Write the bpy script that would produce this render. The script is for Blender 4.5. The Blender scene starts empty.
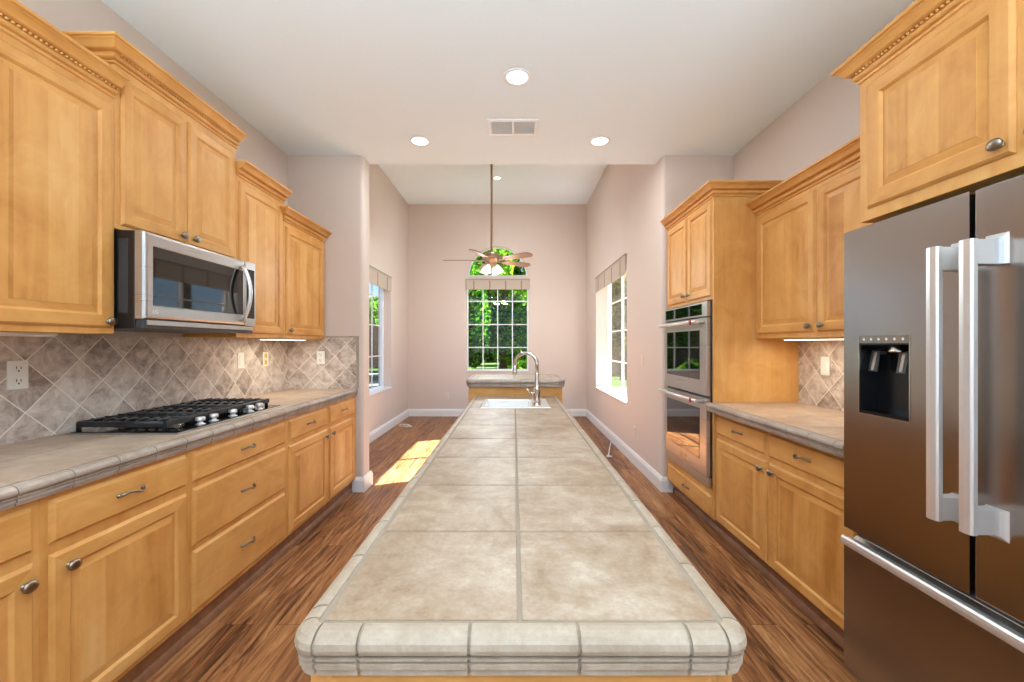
import bpy, bmesh, math, random
from mathutils import Vector, Matrix
random.seed(7)
PI = math.pi
scn = bpy.context.scene
COL = scn.collection

# ------------------------------------------------------------------ camera
EYE = 1.335
cam_d = bpy.data.cameras.new('camera')
cam = bpy.data.objects.new('camera', cam_d)
COL.objects.link(cam)
cam.location = (0, 0, EYE)
cam.rotation_euler = (PI/2, 0, 0)
cam_d.sensor_width = 36.0
cam_d.lens = 412*36/1024
cam_d.shift_x = -2/1024
cam_d.shift_y = 3/1024
cam_d.clip_start = 0.02
scn.camera = cam

# ------------------------------------------------------------------ view, world, sun, rear fill lamps
vs = scn.view_settings
vs.view_transform = 'Standard'
vs.look = 'None'
vs.gamma = 1.0
vs.use_curve_mapping = False
vs.exposure = 0.47

world = bpy.data.worlds.new('sky')
scn.world = world
world.use_nodes = True
wt = world.node_tree
wt.nodes.clear()
wo = wt.nodes.new('ShaderNodeOutputWorld')
wb = wt.nodes.new('ShaderNodeBackground')
wr = wt.nodes.new('ShaderNodeValToRGB')
wc = wt.nodes.new('ShaderNodeTexCoord')
wsx = wt.nodes.new('ShaderNodeSeparateXYZ')
wt.links.new(wc.outputs['Generated'], wsx.inputs[0])
wt.links.new(wsx.outputs[2], wr.inputs[0])
wt.links.new(wr.outputs[0], wb.inputs[0])
wt.links.new(wb.outputs[0], wo.inputs[0])
wr.color_ramp.elements[0].position = 0.0
wr.color_ramp.elements[0].color = (0.72, 0.80, 0.86, 1)
wr.color_ramp.elements[1].position = 0.45
wr.color_ramp.elements[1].color = (0.22, 0.42, 0.78, 1)
e = wr.color_ramp.elements.new(0.10)
e.color = (0.42, 0.62, 0.86, 1)
wb.inputs[1].default_value = 1.3

sun_d = bpy.data.lights.new('sun', 'SUN')
sun = bpy.data.objects.new('sun', sun_d)
COL.objects.link(sun)
sun_d.energy = 50.0
sun_d.angle = math.radians(0.5)
sun_d.color = (1.0, 0.98, 0.94)
sun.rotation_euler = Vector((-2.62, -1.00, -2.14)).to_track_quat('-Z', 'Y').to_euler()
sun.location = (20, 10, 16)


def area(name, loc, direction, sx, sy, power, color=(1, 1, 1), shape='RECTANGLE'):
    d = bpy.data.lights.new(name, 'AREA')
    d.shape = shape
    d.size = sx
    if shape in ('RECTANGLE', 'ELLIPSE'):
        d.size_y = sy
    d.energy = power
    d.color = color
    o = bpy.data.objects.new(name, d)
    COL.objects.link(o)
    o.location = loc
    o.rotation_euler = Vector(direction).to_track_quat('-Z', 'Y').to_euler()
    return o


# fill lamps added outside the unseen rear opening to brighten the kitchen and ceiling
area('rear_fill_light', (0, -2.05, 1.85), (0, 1, 0.05), 3.5, 1.7, 4, (0.90, 0.96, 1.0))
area('upward_fill_light', (0, -3.75, 0.02), (0, 0.0, 1), 4.0, 3.2, 1600, (0.76, 0.92, 1.0))

# ------------------------------------------------------------------ materials
M = {}


class NT:
    def __init__(self, name):
        self.m = bpy.data.materials.new(name)
        self.m.use_nodes = True
        self.t = self.m.node_tree
        self.t.nodes.clear()
        self.out = self.n('ShaderNodeOutputMaterial')
        M[name] = self.m

    def n(self, kind, **kw):
        nd = self.t.nodes.new(kind)
        for k, v in kw.items():
            setattr(nd, k, v)
        return nd

    def l(self, a, b):
        self.t.links.new(a, b)

    def val(self, sock, v):
        if hasattr(v, 'is_output') or isinstance(v, bpy.types.NodeSocket):
            self.l(v, sock)
        else:
            sock.default_value = v

    def math(self, op, a, b=0.0, c=None):
        nd = self.n('ShaderNodeMath', operation=op)
        self.val(nd.inputs[0], a)
        self.val(nd.inputs[1], b)
        if c is not None:
            self.val(nd.inputs[2], c)
        return nd.outputs[0]

    def xyz(self, x, y, z=0.0):
        nd = self.n('ShaderNodeCombineXYZ')
        self.val(nd.inputs[0], x)
        self.val(nd.inputs[1], y)
        self.val(nd.inputs[2], z)
        return nd.outputs[0]

    def coord(self):
        tc = self.n('ShaderNodeTexCoord')
        sp = self.n('ShaderNodeSeparateXYZ')
        self.l(tc.outputs['Object'], sp.inputs[0])
        return tc.outputs['Object'], sp.outputs[0], sp.outputs[1], sp.outputs[2]

    def noise(self, vec, scale, detail=3.0, rough=0.55, dist=0.0):
        nd = self.n('ShaderNodeTexNoise')
        if vec is not None:
            self.l(vec, nd.inputs['Vector'])
        nd.inputs['Scale'].default_value = scale
        nd.inputs['Detail'].default_value = detail
        nd.inputs['Roughness'].default_value = rough
        nd.inputs['Distortion'].default_value = dist
        return nd.outputs[0]

    def ramp(self, fac, stops):
        nd = self.n('ShaderNodeValToRGB')
        self.val(nd.inputs[0], fac)
        el = nd.color_ramp.elements
        el[0].position, el[0].color = stops[0][0], (*stops[0][1], 1)
        el[1].position, el[1].color = stops[-1][0], (*stops[-1][1], 1)
        for p, c in stops[1:-1]:
            x = el.new(p)
            x.color = (*c, 1)
        return nd.outputs[0]

    def mix(self, fac, a, b, mode='MIX'):
        nd = self.n('ShaderNodeMix', data_type='RGBA', blend_type=mode)
        self.val(nd.inputs[0], fac)
        for i, v in ((6, a), (7, b)):
            if isinstance(v, tuple):
                nd.inputs[i].default_value = (*v, 1)
            else:
                self.l(v, nd.inputs[i])
        return nd.outputs[2]

    def bsdf(self, color, rough=0.5, metal=0.0, bump=None, bump_s=0.2, spec=0.5, coat=0.0):
        p = self.n('ShaderNodeBsdfPrincipled')
        if isinstance(color, tuple):
            p.inputs['Base Color'].default_value = (*color, 1)
        else:
            self.l(color, p.inputs['Base Color'])
        self.val(p.inputs['Roughness'], rough)
        p.inputs['Metallic'].default_value = metal
        p.inputs['Specular IOR Level'].default_value = spec
        p.inputs['Coat Weight'].default_value = coat
        if bump is not None:
            b = self.n('ShaderNodeBump')
            b.inputs['Strength'].default_value = bump_s
            b.inputs['Distance'].default_value = 0.002
            self.l(bump, b.inputs['Height'])
            self.l(b.outputs[0], p.inputs['Normal'])
        self.l(p.outputs[0], self.out.inputs[0])
        return p


def srgb(r, g, b):
    f = lambda c: (c/255/12.92) if c <= 10 else (((c/255)+0.055)/1.055)**2.4
    return (f(r), f(g), f(b))


def plain(name, rgb, rough=0.5, metal=0.0, spec=0.5, noise_scale=None, amt=0.06, coat=0.0):
    t = NT(name)
    if noise_scale:
        o, x, y, z = t.coord()
        n = t.noise(o, noise_scale)
        lo = tuple(c*(1-amt) for c in rgb)
        hi = tuple(min(1, c*(1+amt)) for c in rgb)
        t.bsdf(t.ramp(n, [(0.3, lo), (0.7, hi)]), rough, metal, n, 0.08, spec, coat)
    else:
        t.bsdf(rgb, rough, metal, spec=spec, coat=coat)


def wood(name, vertical, boards=0.0):
    t = NT(name)
    o, x, y, z = t.coord()
    u = t.math('ADD', x, y)
    a, b = (u, z) if vertical else (z, u)
    rnd = t.n('ShaderNodeObjectInfo').outputs['Random']
    off = t.math('MULTIPLY', rnd, 37.0)
    fine = t.noise(t.xyz(t.math('MULTIPLY', a, 48.0), t.math('MULTIPLY', b, 1.6), off), 1.0, 4, 0.6, 0.3)
    wide = t.noise(t.xyz(t.math('MULTIPLY', a, 6.0), t.math('MULTIPLY', b, 0.9), off), 1.0, 3, 0.5, 1.2)
    blotch = t.noise(t.xyz(t.math('MULTIPLY', a, 4.0), t.math('MULTIPLY', b, 2.8), off), 1.6, 4, 0.65, 0.8)
    f = t.math('ADD', t.math('MULTIPLY', fine, 0.16), t.math('ADD', t.math('MULTIPLY', wide, 0.40), t.math('MULTIPLY', blotch, 0.44)))
    if boards:
        k = t.math('FLOOR', t.math('ADD', t.math('DIVIDE', a, boards), off))
        wn = t.n('ShaderNodeTexWhiteNoise', noise_dimensions='1D')
        t.l(k, wn.inputs['W'])
        f = t.math('ADD', f, t.math('MULTIPLY', t.math('SUBTRACT', wn.outputs[0], 0.5), 0.22))
    f = t.math('ADD', f, t.math('MULTIPLY', t.math('SUBTRACT', rnd, 0.5), 0.06))
    c = t.ramp(f, [(0.28, srgb(186, 124, 56)), (0.42, srgb(210, 150, 80)), (0.55, srgb(222, 165, 94)), (0.72, srgb(233, 184, 118))])
    t.bsdf(c, t.math('ADD', 0.40, t.math('MULTIPLY', fine, 0.12)), 0.0, fine, 0.03, 0.35)


wood('maple_upright', True)
wood('maple_cross', False)
wood('maple_panel', True, 0.105)


def tile_stone(name, cols, grout_free=True, rough=0.45, scale=6.0):
    t = NT(name)
    o, x, y, z = t.coord()
    n1 = t.noise(o, scale, 6, 0.65, 0.6)
    n2 = t.noise(o, scale*7, 4, 0.6, 0.2)
    n3 = t.noise(o, scale*0.45, 2, 0.5, 0.3)
    n4 = t.noise(o, scale*22, 3, 0.6)
    f = t.math('ADD', t.math('MULTIPLY', n1, 0.50), t.math('ADD', t.math('ADD', t.math('MULTIPLY', n2, 0.20), t.math('MULTIPLY', n4, 0.14)), t.math('MULTIPLY', n3, 0.16)))
    c = t.ramp(f, [(0.36, cols[0]), (0.47, cols[1]), (0.56, cols[2]), (0.66, cols[3])])
    t.bsdf(c, rough, 0, n2, 0.12, 0.4)


tile_stone('island_tile', [srgb(130, 102, 76), srgb(157, 132, 108), srgb(174, 153, 132), srgb(192, 177, 159)])
tile_stone('counter_tile', [srgb(156, 131, 109), srgb(178, 153, 131), srgb(192, 169, 147), srgb(204, 183, 161)], rough=0.35)
tile_stone('counter_edge_tile', [srgb(146, 130, 116), srgb(164, 148, 134), srgb(176, 160, 146), srgb(190, 174, 158)], rough=0.3)
tile_stone('island_edge_tile', [srgb(152, 131, 110), srgb(164, 145, 125), srgb(174, 156, 137), srgb(184, 169, 152)], scale=14)
plain('grout', srgb(150, 134, 116), 0.9, noise_scale=60)
plain('counter_grout', srgb(140, 124, 108), 0.9, noise_scale=60)


def backsplash(name, swap):
    t = NT(name)
    o, x, y, z = t.coord()
    u = x if swap else y
    r2 = 0.70710678
    zz = t.math('SUBTRACT', z, 0.94)
    uu = t.math('SUBTRACT', u, 1.826)
    p = t.math('MULTIPLY', t.math('ADD', uu, zz), r2)
    q = t.math('MULTIPLY', t.math('SUBTRACT', zz, uu), r2)
    br = t.n('ShaderNodeTexBrick', offset=0.0, offset_frequency=2, squash=1.0)
    S = 0.1524
    t.l(t.xyz(t.math('ADD', p, S*20), t.math('ADD', q, S*20)), br.inputs['Vector'])
    br.inputs['Scale'].default_value = 1.0
    br.inputs['Brick Width'].default_value = S
    br.inputs['Row Height'].default_value = S
    br.inputs['Mortar Size'].default_value = 0.0022
    br.inputs['Mortar Smooth'].default_value = 0.2
    br.inputs['Bias'].default_value = 0.0
    wn = t.n('ShaderNodeTexWhiteNoise', noise_dimensions='2D')
    t.l(t.xyz(t.math('FLOOR', t.math('DIVIDE', p, S)), t.math('FLOOR', t.math('DIVIDE', q, S))), wn.inputs['Vector'])
    n1 = t.noise(t.xyz(u, z, t.math('MULTIPLY', wn.outputs[0], 9.0)), 13, 6, 0.7, 0.5)
    f = t.math('ADD', n1, t.math('MULTIPLY', t.math('SUBTRACT', wn.outputs[0], 0.5), 0.16))
    c = t.ramp(f, [(0.32, srgb(146, 128, 115)), (0.45, srgb(186, 170, 158)), (0.56, srgb(210, 196, 184)), (0.70, srgb(230, 219, 208))])
    col = t.mix(br.outputs['Fac'], c, srgb(242, 236, 226))
    t.bsdf(col, 0.42, 0, t.math('SUBTRACT', 1.0, br.outputs['Fac']), 0.35, 0.45)


backsplash('splash_tile_side', False)
backsplash('splash_tile_end', True)


def floor_mat():
    t = NT('floor_planks')
    o, x, y, z = t.coord()
    br = t.n('ShaderNodeTexBrick', offset=0.37, offset_frequency=2, squash=1.0)
    t.l(t.xyz(t.math('ADD', y, 20.0), t.math('ADD', x, 20.0)), br.inputs['Vector'])
    br.inputs['Scale'].default_value = 1.0
    br.inputs['Brick Width'].default_value = 1.22
    br.inputs['Row Height'].default_value = 0.125
    br.inputs['Mortar Size'].default_value = 0.0012
    br.inputs['Mortar Smooth'].default_value = 0.3
    br.inputs['Color1'].default_value = (0, 0, 0, 1)
    br.inputs['Color2'].default_value = (1, 1, 1, 1)
    sp = t.n('ShaderNodeSeparateColor')
    t.l(br.outputs['Color'], sp.inputs[0])
    k = sp.outputs[0]
    kz = t.math('MULTIPLY', k, 13.0)
    g1 = t.noise(t.xyz(t.math('MULTIPLY', x, 21.0), t.math('MULTIPLY', y, 1.7), kz), 1.0, 6, 0.66, 1.9)
    g2 = t.noise(t.xyz(t.math('MULTIPLY', x, 90.0), t.math('MULTIPLY', y, 4.0), kz), 1.0, 3, 0.6, 0.4)
    f = t.math('ADD', t.math('MULTIPLY', g1, 0.72), t.math('ADD', t.math('MULTIPLY', g2, 0.28), t.math('MULTIPLY', t.math('SUBTRACT', k, 0.5), 0.11)))
    c = t.ramp(f, [(0.33, srgb(52, 29, 15)), (0.41, srgb(100, 60, 34)), (0.49, srgb(140, 90, 53)), (0.58, srgb(170, 116, 71)), (0.69, srgb(198, 148, 99))])
    col = t.mix(br.outputs['Fac'], c, srgb(50, 30, 20))
    t.bsdf(col, t.math('ADD', 0.30, t.math('MULTIPLY', g2, 0.22)), 0, t.math('SUBTRACT', g2, br.outputs['Fac']), 0.18, 0.45)


floor_mat()
plain('wall_paint', srgb(214, 199, 189), 0.85, noise_scale=120, amt=0.012)
plain('ceiling_paint', srgb(236, 247, 254), 0.9, noise_scale=140, amt=0.012)
plain('white_trim', srgb(232, 230, 229), 0.45, noise_scale=90, amt=0.01)
plain('white_plastic', srgb(238, 236, 230), 0.35)
plain('wall_plate', srgb(222, 206, 195), 0.5)
plain('yellow_lit_plastic', srgb(232, 205, 70), 0.4)  # yellow light on one outlet, put into the socket colour
plain('slot_dark', srgb(60, 55, 50), 0.5)
plain('sink_enamel', srgb(245, 245, 243), 0.15, coat=0.5)
plain('vinyl', srgb(240, 240, 238), 0.35)
plain('dark_frame', srgb(120, 112, 104), 0.5)
plain('toe_wood', srgb(142, 98, 68), 0.45, noise_scale=18, amt=0.2)
plain('black_iron', srgb(34, 34, 36), 0.42, noise_scale=150, amt=0.2)
plain('black_gloss', srgb(18, 17, 17), 0.08, coat=0.4)
plain('black_plastic', srgb(28, 27, 27), 0.35)
plain('charcoal', srgb(60, 60, 62), 0.4)
plain('nickel', srgb(190, 182, 170), 0.22, 1.0)
plain('dark_nickel', srgb(150, 140, 128), 0.28, 1.0)
plain('chrome', srgb(212, 208, 204), 0.10, 1.0)
plain('medallion_red', srgb(180, 30, 30), 0.3)
plain('oven_glass', srgb(14, 12, 11), 0.03, coat=0.6)
plain('cavity', srgb(20, 22, 25), 0.25)
plain('fan_blade_wood', srgb(136, 98, 78), 0.45, noise_scale=22, amt=0.12)
plain('fan_metal', srgb(188, 160, 140), 0.32, 0.9)
plain('vent_white', srgb(238, 237, 236), 0.5)
plain('vent_slat', srgb(244, 244, 243), 0.5)
plain('vent_shadow', srgb(228, 227, 226), 0.8)
plain('path_concrete', srgb(150, 146, 138), 0.9, noise_scale=8, amt=0.08)
plain('patio_stone', srgb(100, 100, 100), 0.9, noise_scale=6, amt=0.1)
plain('fence_wood', srgb(122, 88, 66), 0.8, noise_scale=9, amt=0.2)
plain('house_stucco', srgb(214, 200, 188), 0.9, noise_scale=12, amt=0.05)
plain('roof_shingle', srgb(118, 104, 96), 0.9, noise_scale=16, amt=0.2)
plain('bark', srgb(92, 72, 55), 0.9, noise_scale=18, amt=0.3)


def steel(name, rgb, rough, metal=1.0):
    t = NT(name)
    o, x, y, z = t.coord()
    n = t.noise(t.xyz(t.math('MULTIPLY', t.math('ADD', x, y), 2.0), t.math('MULTIPLY', z, 160.0), 0.0), 1.0, 1, 0.5)
    r = t.math('ADD', rough, t.math('MULTIPLY', t.math('SUBTRACT', n, 0.5), 0.03))
    lo = tuple(c*0.985 for c in rgb)
    t.bsdf(t.ramp(n, [(0.3, lo), (0.7, rgb)]), r, metal)


steel('stainless', srgb(190, 186, 181), 0.28, 0.8)
steel('stainless_door', srgb(164, 159, 155), 0.26)
steel('handle_steel', srgb(228, 227, 226), 0.36, 0.7)


def fabric():
    t = NT('shade_fabric')
    o, x, y, z = t.coord()
    n = t.noise(o, 260, 2, 0.5)
    t.bsdf(t.ramp(n, [(0.3, srgb(178, 163, 149)), (0.7, srgb(198, 184, 170))]), 0.9, 0, n, 0.2, 0.2)


fabric()
plain('tape_fabric', srgb(140, 116, 100), 0.9)


def glass_mat():
    t = NT('window_glass')
    a = t.n('ShaderNodeBsdfTransparent')
    a.inputs[0].default_value = (0.97, 0.98, 0.98, 1)
    g = t.n('ShaderNodeBsdfGlossy')
    g.inputs['Roughness'].default_value = 0.0
    lw = t.n('ShaderNodeLayerWeight')
    lw.inputs[0].default_value = 0.5
    fac = t.math('ADD', 0.015, t.math('MULTIPLY', t.math('POWER', lw.outputs['Facing'], 5.0), 0.5))
    mx = t.n('ShaderNodeMixShader')
    t.l(fac, mx.inputs[0])
    t.l(a.outputs[0], mx.inputs[1])
    t.l(g.outputs[0], mx.inputs[2])
    t.l(mx.outputs[0], t.out.inputs[0])


glass_mat()


def emit(name, rgb, s):
    t = NT(name)
    e_ = t.n('ShaderNodeEmission')
    e_.inputs[0].default_value = (*rgb, 1)
    e_.inputs[1].default_value = s
    t.l(e_.outputs[0], t.out.inputs[0])


emit('lamp_lens', (1.0, 0.97, 0.92), 3.0)
emit('strip_glow', (1.0, 0.93, 0.78), 2.2)
emit('bell_glow', (1.0, 0.90, 0.72), 1.15)
emit('icon_glow', (0.85, 0.9, 1.0), 0.6)


def leaf_mat(name, c1, c2, c3):
    t = NT(name)
    o, x, y, z = t.coord()
    n = t.noise(o, 3.2, 4, 0.7)
    geo = t.n('ShaderNodeNewGeometry')
    f = t.math('ADD', t.math('MULTIPLY', n, 0.6), t.math('MULTIPLY', geo.outputs['Random Per Island'], 0.4))
    c = t.ramp(f, [(0.3, c1), (0.5, c2), (0.72, c3)])
    d = t.n('ShaderNodeBsdfDiffuse')
    tr = t.n('ShaderNodeBsdfTranslucent')
    mx = t.n('ShaderNodeMixShader')
    mx.inputs[0].default_value = 0.45
    t.l(c, d.inputs[0])
    t.l(c, tr.inputs[0])
    t.l(d.outputs[0], mx.inputs[1])
    t.l(tr.outputs[0], mx.inputs[2])
    t.l(mx.outputs[0], t.out.inputs[0])


leaf_mat('leaf_deep', srgb(20, 56, 14), srgb(50, 106, 24), srgb(128, 172, 50))
leaf_mat('leaf_bright', srgb(34, 78, 16), srgb(70, 126, 28), srgb(152, 184, 56))
leaf_mat('leaf_dry', srgb(96, 92, 60), srgb(132, 120, 84), srgb(150, 150, 100))
leaf_mat('lawn_green', srgb(62, 88, 44), srgb(78, 104, 54), srgb(98, 122, 68))


# ------------------------------------------------------------------ mesh helper
class MB:
    def __init__(self, *mats):
        self.bm = bmesh.new()
        self.mats = list(mats)
        self.smooth = set()

    def mi(self, m):
        if m is None:
            return 0
        if m not in self.mats:
            self.mats.append(m)
        return self.mats.index(m)

    def face(self, vs_, m=None, smooth=False):
        try:
            f = self.bm.faces.new(vs_)
        except ValueError:
            return None
        f.material_index = self.mi(m)
        f.smooth = smooth
        return f

    def v(self, *p):
        return self.bm.verts.new(p)

    def box(self, x0, x1, y0, y1, z0, z1, m=None, bev=0.0):
        if x0 > x1: x0, x1 = x1, x0
        if y0 > y1: y0, y1 = y1, y0
        if z0 > z1: z0, z1 = z1, z0
        P = [self.v(x, y, z) for z in (z0, z1) for y in (y0, y1) for x in (x0, x1)]
        fs = [self.face([P[i] for i in q], m) for q in
              ((0, 2, 3, 1), (4, 5, 7, 6), (0, 1, 5, 4), (2, 6, 7, 3), (0, 4, 6, 2), (1, 3, 7, 5))]
        if bev > 0:
            es = list({e_ for f in fs for e_ in f.edges})
            r = bmesh.ops.bevel(self.bm, geom=es, offset=bev, segments=2, profile=0.5, affect='EDGES')
            for f in r['faces']:
                f.material_index = self.mi(m)
        return self

    def prism(self, pts, z0, z1, m=None, axis='z', smooth=False):
        def mk(p, h):
            if axis == 'z': return self.v(p[0], p[1], h)
            if axis == 'y': return self.v(p[0], h, p[1])
            return self.v(h, p[0], p[1])
        a = [mk(p, z0) for p in pts]
        b = [mk(p, z1) for p in pts]
        n = len(pts)
        self.face(a[::-1], m)
        self.face(b, m)
        for i in range(n):
            self.face([a[i], a[(i+1) % n], b[(i+1) % n], b[i]], m, smooth)
        return self

    def tube(self, path, r, m=None, seg=10, cap=True, flat=1.0):
        path = [Vector(p) for p in path]
        n = len(path)
        rs = r if isinstance(r, (list, tuple)) else [r]*n
        rings = []
        up = None
        for i, p in enumerate(path):
            t = (path[min(i+1, n-1)] - path[max(i-1, 0)])
            if t.length < 1e-9:
                t = Vector((0, 0, 1))
            t.normalize()
            if up is None:
                up = Vector((0, 0, 1)) if abs(t.z) < 0.9 else Vector((1, 0, 0))
            s = t.cross(up)
            if s.length < 1e-6:
                s = t.cross(Vector((0, 1, 0)))
            s.normalize()
            w = s.cross(t).normalized()
            up = w
            ring = []
            for k in range(seg):
                a = 2*PI*k/seg
                ring.append(self.v(*(p + s*math.cos(a)*rs[i] + w*math.sin(a)*rs[i]*flat)))
            rings.append(ring)
        for i in range(n-1):
            for k in range(seg):
                self.face([rings[i][k], rings[i][(k+1) % seg], rings[i+1][(k+1) % seg], rings[i+1][k]], m, True)
        if cap:
            self.face(rings[0][::-1], m)
            self.face(rings[-1], m)
        return self

    def lathe(self, c, prof, axis=(0, 0, 1), m=None, seg=20, sx=1.0, sy=1.0):
        """prof: list of (radius, height along axis)"""
        ax = Vector(axis).normalized()
        q = Vector((0, 0, 1)).rotation_difference(ax)
        c = Vector(c)
        rings = []
        for (r, h) in prof:
            if r < 1e-6:
                rings.append([self.v(*(c + q @ Vector((0, 0, h))))])
            else:
                rings.append([self.v(*(c + q @ Vector((r*sx*math.cos(2*PI*k/seg), r*sy*math.sin(2*PI*k/seg), h)))) for k in range(seg)])
        for a, b in zip(rings, rings[1:]):
            for k in range(seg):
                k2 = (k+1) % seg
                if len(a) == 1 and len(b) == 1:
                    continue
                if len(a) == 1:
                    self.face([a[0], b[k2], b[k]], m, True)
                elif len(b) == 1:
                    self.face([a[k], a[k2], b[0]], m, True)
                else:
                    self.face([a[k], a[k2], b[k2], b[k]], m, True)
        if len(rings[0]) > 1: self.face(rings[0][::-1], m)
        if len(rings[-1]) > 1: self.face(rings[-1], m)
        return self

    def ball(self, c, r, m=None, seg=8, rings=5, s=(1, 1, 1)):
        pr = [(r*math.sin(PI*i/rings), -r*math.cos(PI*i/rings)) for i in range(rings+1)]
        pr[0] = (0, -r); pr[-1] = (0, r)
        b0 = len(self.bm.verts)
        self.lathe((0, 0, 0), pr, (0, 0, 1), m, seg)
        self.bm.verts.ensure_lookup_table()
        for v_ in self.bm.verts[b0:]:
            v_.co = Vector(c) + Vector((v_.co.x*s[0], v_.co.y*s[1], v_.co.z*s[2]))
        return self

    def sweep(self, path, prof, m=None, closed=False, smooth=False, side=1.0):
        """path: plan points (x, y); prof: closed polygon of (out, z); out is to the left of travel times side"""
        n = len(path)
        pts = [Vector((p[0], p[1])) for p in path]
        rings = []
        for i in range(n):
            if closed:
                d0 = (pts[i]-pts[i-1]).normalized()
                d1 = (pts[(i+1) % n]-pts[i]).normalized()
            else:
                d0 = (pts[i]-pts[i-1]).normalized() if i > 0 else (pts[1]-pts[0]).normalized()
                d1 = (pts[i+1]-pts[i]).normalized() if i < n-1 else d0
            n0 = Vector((-d0.y, d0.x))*side
            n1 = Vector((-d1.y, d1.x))*side
            b = n0+n1
            b = b/(max(0.2, 1+n0.dot(n1)))
            rings.append([self.v(pts[i].x+b.x*o, pts[i].y+b.y*o, z) for (o, z) in prof])
        K = len(prof)
        last = n if closed else n-1
        for i in range(last):
            A, B = rings[i], rings[(i+1) % n]
            for k in range(K):
                self.face([A[k], A[(k+1) % K], B[(k+1) % K], B[k]], m, smooth)
        if not closed:
            self.face(rings[0][::-1], m)
            self.face(rings[-1], m)
        return self

    def build(self, name, parent=None, base=None):
        bmesh.ops.recalc_face_normals(self.bm, faces=self.bm.faces[:])
        me = bpy.data.meshes.new(name)
        off = Vector((0, 0, 0))
        p = parent
        while p is not None:
            off += Vector(p.location)
            p = p.parent
        if base is not None:
            off += Vector(base)
        for v_ in self.bm.verts:
            v_.co -= off
        self.bm.to_mesh(me)
        self.bm.free()
        for mm in self.mats:
            me.materials.append(M[mm])
        o = bpy.data.objects.new(name, me)
        COL.objects.link(o)
        if parent is not None:
            o.parent = parent
        if base is not None:
            o.location = base
        return o


def thing(name, label, cat, loc=(0, 0, 0), group=None):
    o = bpy.data.objects.new(name, None)
    COL.objects.link(o)
    o.location = loc
    o.empty_display_size = 0.05
    o['label'] = label
    o['category'] = cat
    if group: o['group'] = group
    return o


def tag(o, label, cat, group=None, kind=None):
    o['label'] = label
    o['category'] = cat
    if group: o['group'] = group
    if kind: o['kind'] = kind
    return o


def struct(o, label=None, cat=None):
    o['kind'] = 'structure'
    if label: o['label'] = label
    if cat: o['category'] = cat
    return o


# ------------------------------------------------------------------ room shell
YR = 3.73      # kitchen return walls
YR2 = 3.91
ZK = 3.04      # kitchen ceiling
ZD = 3.92      # dining ceiling
YB = 7.62      # back wall
XL, XR = -2.05, 1.985
XDL, XDR = -1.96, 1.345
REAR = -1.8

b = MB('floor_planks'); b.box(-2.3, 2.3, REAR-0.2, 7.9, -0.12, 0.0)
struct(b.build('floor'), 'brown hickory plank floor', 'floor')

b = MB('ceiling_paint'); b.box(-2.3, 2.3, REAR-0.2, YR2, ZK, ZK+0.25)
struct(b.build('ceiling'), 'white flat kitchen ceiling', 'ceiling')
b = MB('ceiling_paint'); b.box(-2.3, 1.75, YR2-0.02, 7.9, ZD, ZD+0.15)
struct(b.build('ceiling_dining'), 'high white dining area ceiling', 'ceiling')
b = MB('wall_paint'); b.box(-2.3, 1.75, YR2-0.16, YR2-0.02, ZK+0.25, ZD)
struct(b.build('wall_header'), 'wall above the kitchen ceiling edge', 'wall')

b = MB('wall_paint'); b.box(-2.25, XL, REAR, YR, 0, ZK)
struct(b.build('wall_left'), 'left kitchen wall', 'wall')
b = MB('wall_paint'); b.box(XR, 2.2, REAR, YR, 0, ZK)
struct(b.build('wall_right'), 'right kitchen wall', 'wall')


def return_pts(xa, xe, sgn):
    """plan polygon from xa (outer) to xe (rounded free end)"""
    r = 0.028
    p = [(xa, YR)]
    c1 = (xe - sgn*r, YR + r)
    for k in range(7):
        a = PI/2*k/6
        p.append((c1[0] + sgn*r*math.sin(a), c1[1] - r*math.cos(a)))
    c2 = (xe - sgn*r, YR2 - r)
    for k in range(7):
        a = PI/2*k/6
        p.append((c2[0] + sgn*r*math.cos(a), c2[1] + r*math.sin(a)))
    p.append((xa, YR2))
    return p


b = MB('wall_paint'); b.prism(return_pts(-2.25, -1.366, 1), 0, ZK, smooth=False)
struct(b.build('wall_left_return'), 'short wall end between left counter and dining area', 'wall')
r_ = 0.028
p = [(2.2, YR2), (2.2, YR)]
for k in range(7):
    a = PI/2*k/6
    p.append((XDR + r_ - r_*math.sin(a), YR + r_ - r_*math.cos(a)))
p.append((XDR, YR2))
b = MB('wall_paint'); b.prism(p, 0, ZK)
struct(b.build('wall_right_return'), 'short wall beside the wall ovens', 'wall')

# dining side walls with window openings
WL = (4.75, 6.565, 0.634, 2.40)
WR = (4.915, 6.75, 0.62, 2.42)


def wall_with_hole(name, x0, x1, y0, y1, z1, w, label):
    b_ = MB('wall_paint')
    b_.box(x0, x1, y0, w[0], 0, z1)
    b_.box(x0, x1, w[1], y1, 0, z1)
    b_.box(x0, x1, w[0], w[1], 0, w[2])
    b_.box(x0, x1, w[0], w[1], w[3], z1)
    struct(b_.build(name), label, 'wall')


wall_with_hole('wall_dining_left', -2.16, XDL, YR2, 7.8, ZD, WL, 'left dining wall')
wall_with_hole('wall_dining_right', XDR, 1.60, YR2, 7.8, ZD, WR, 'right dining wall')

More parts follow.
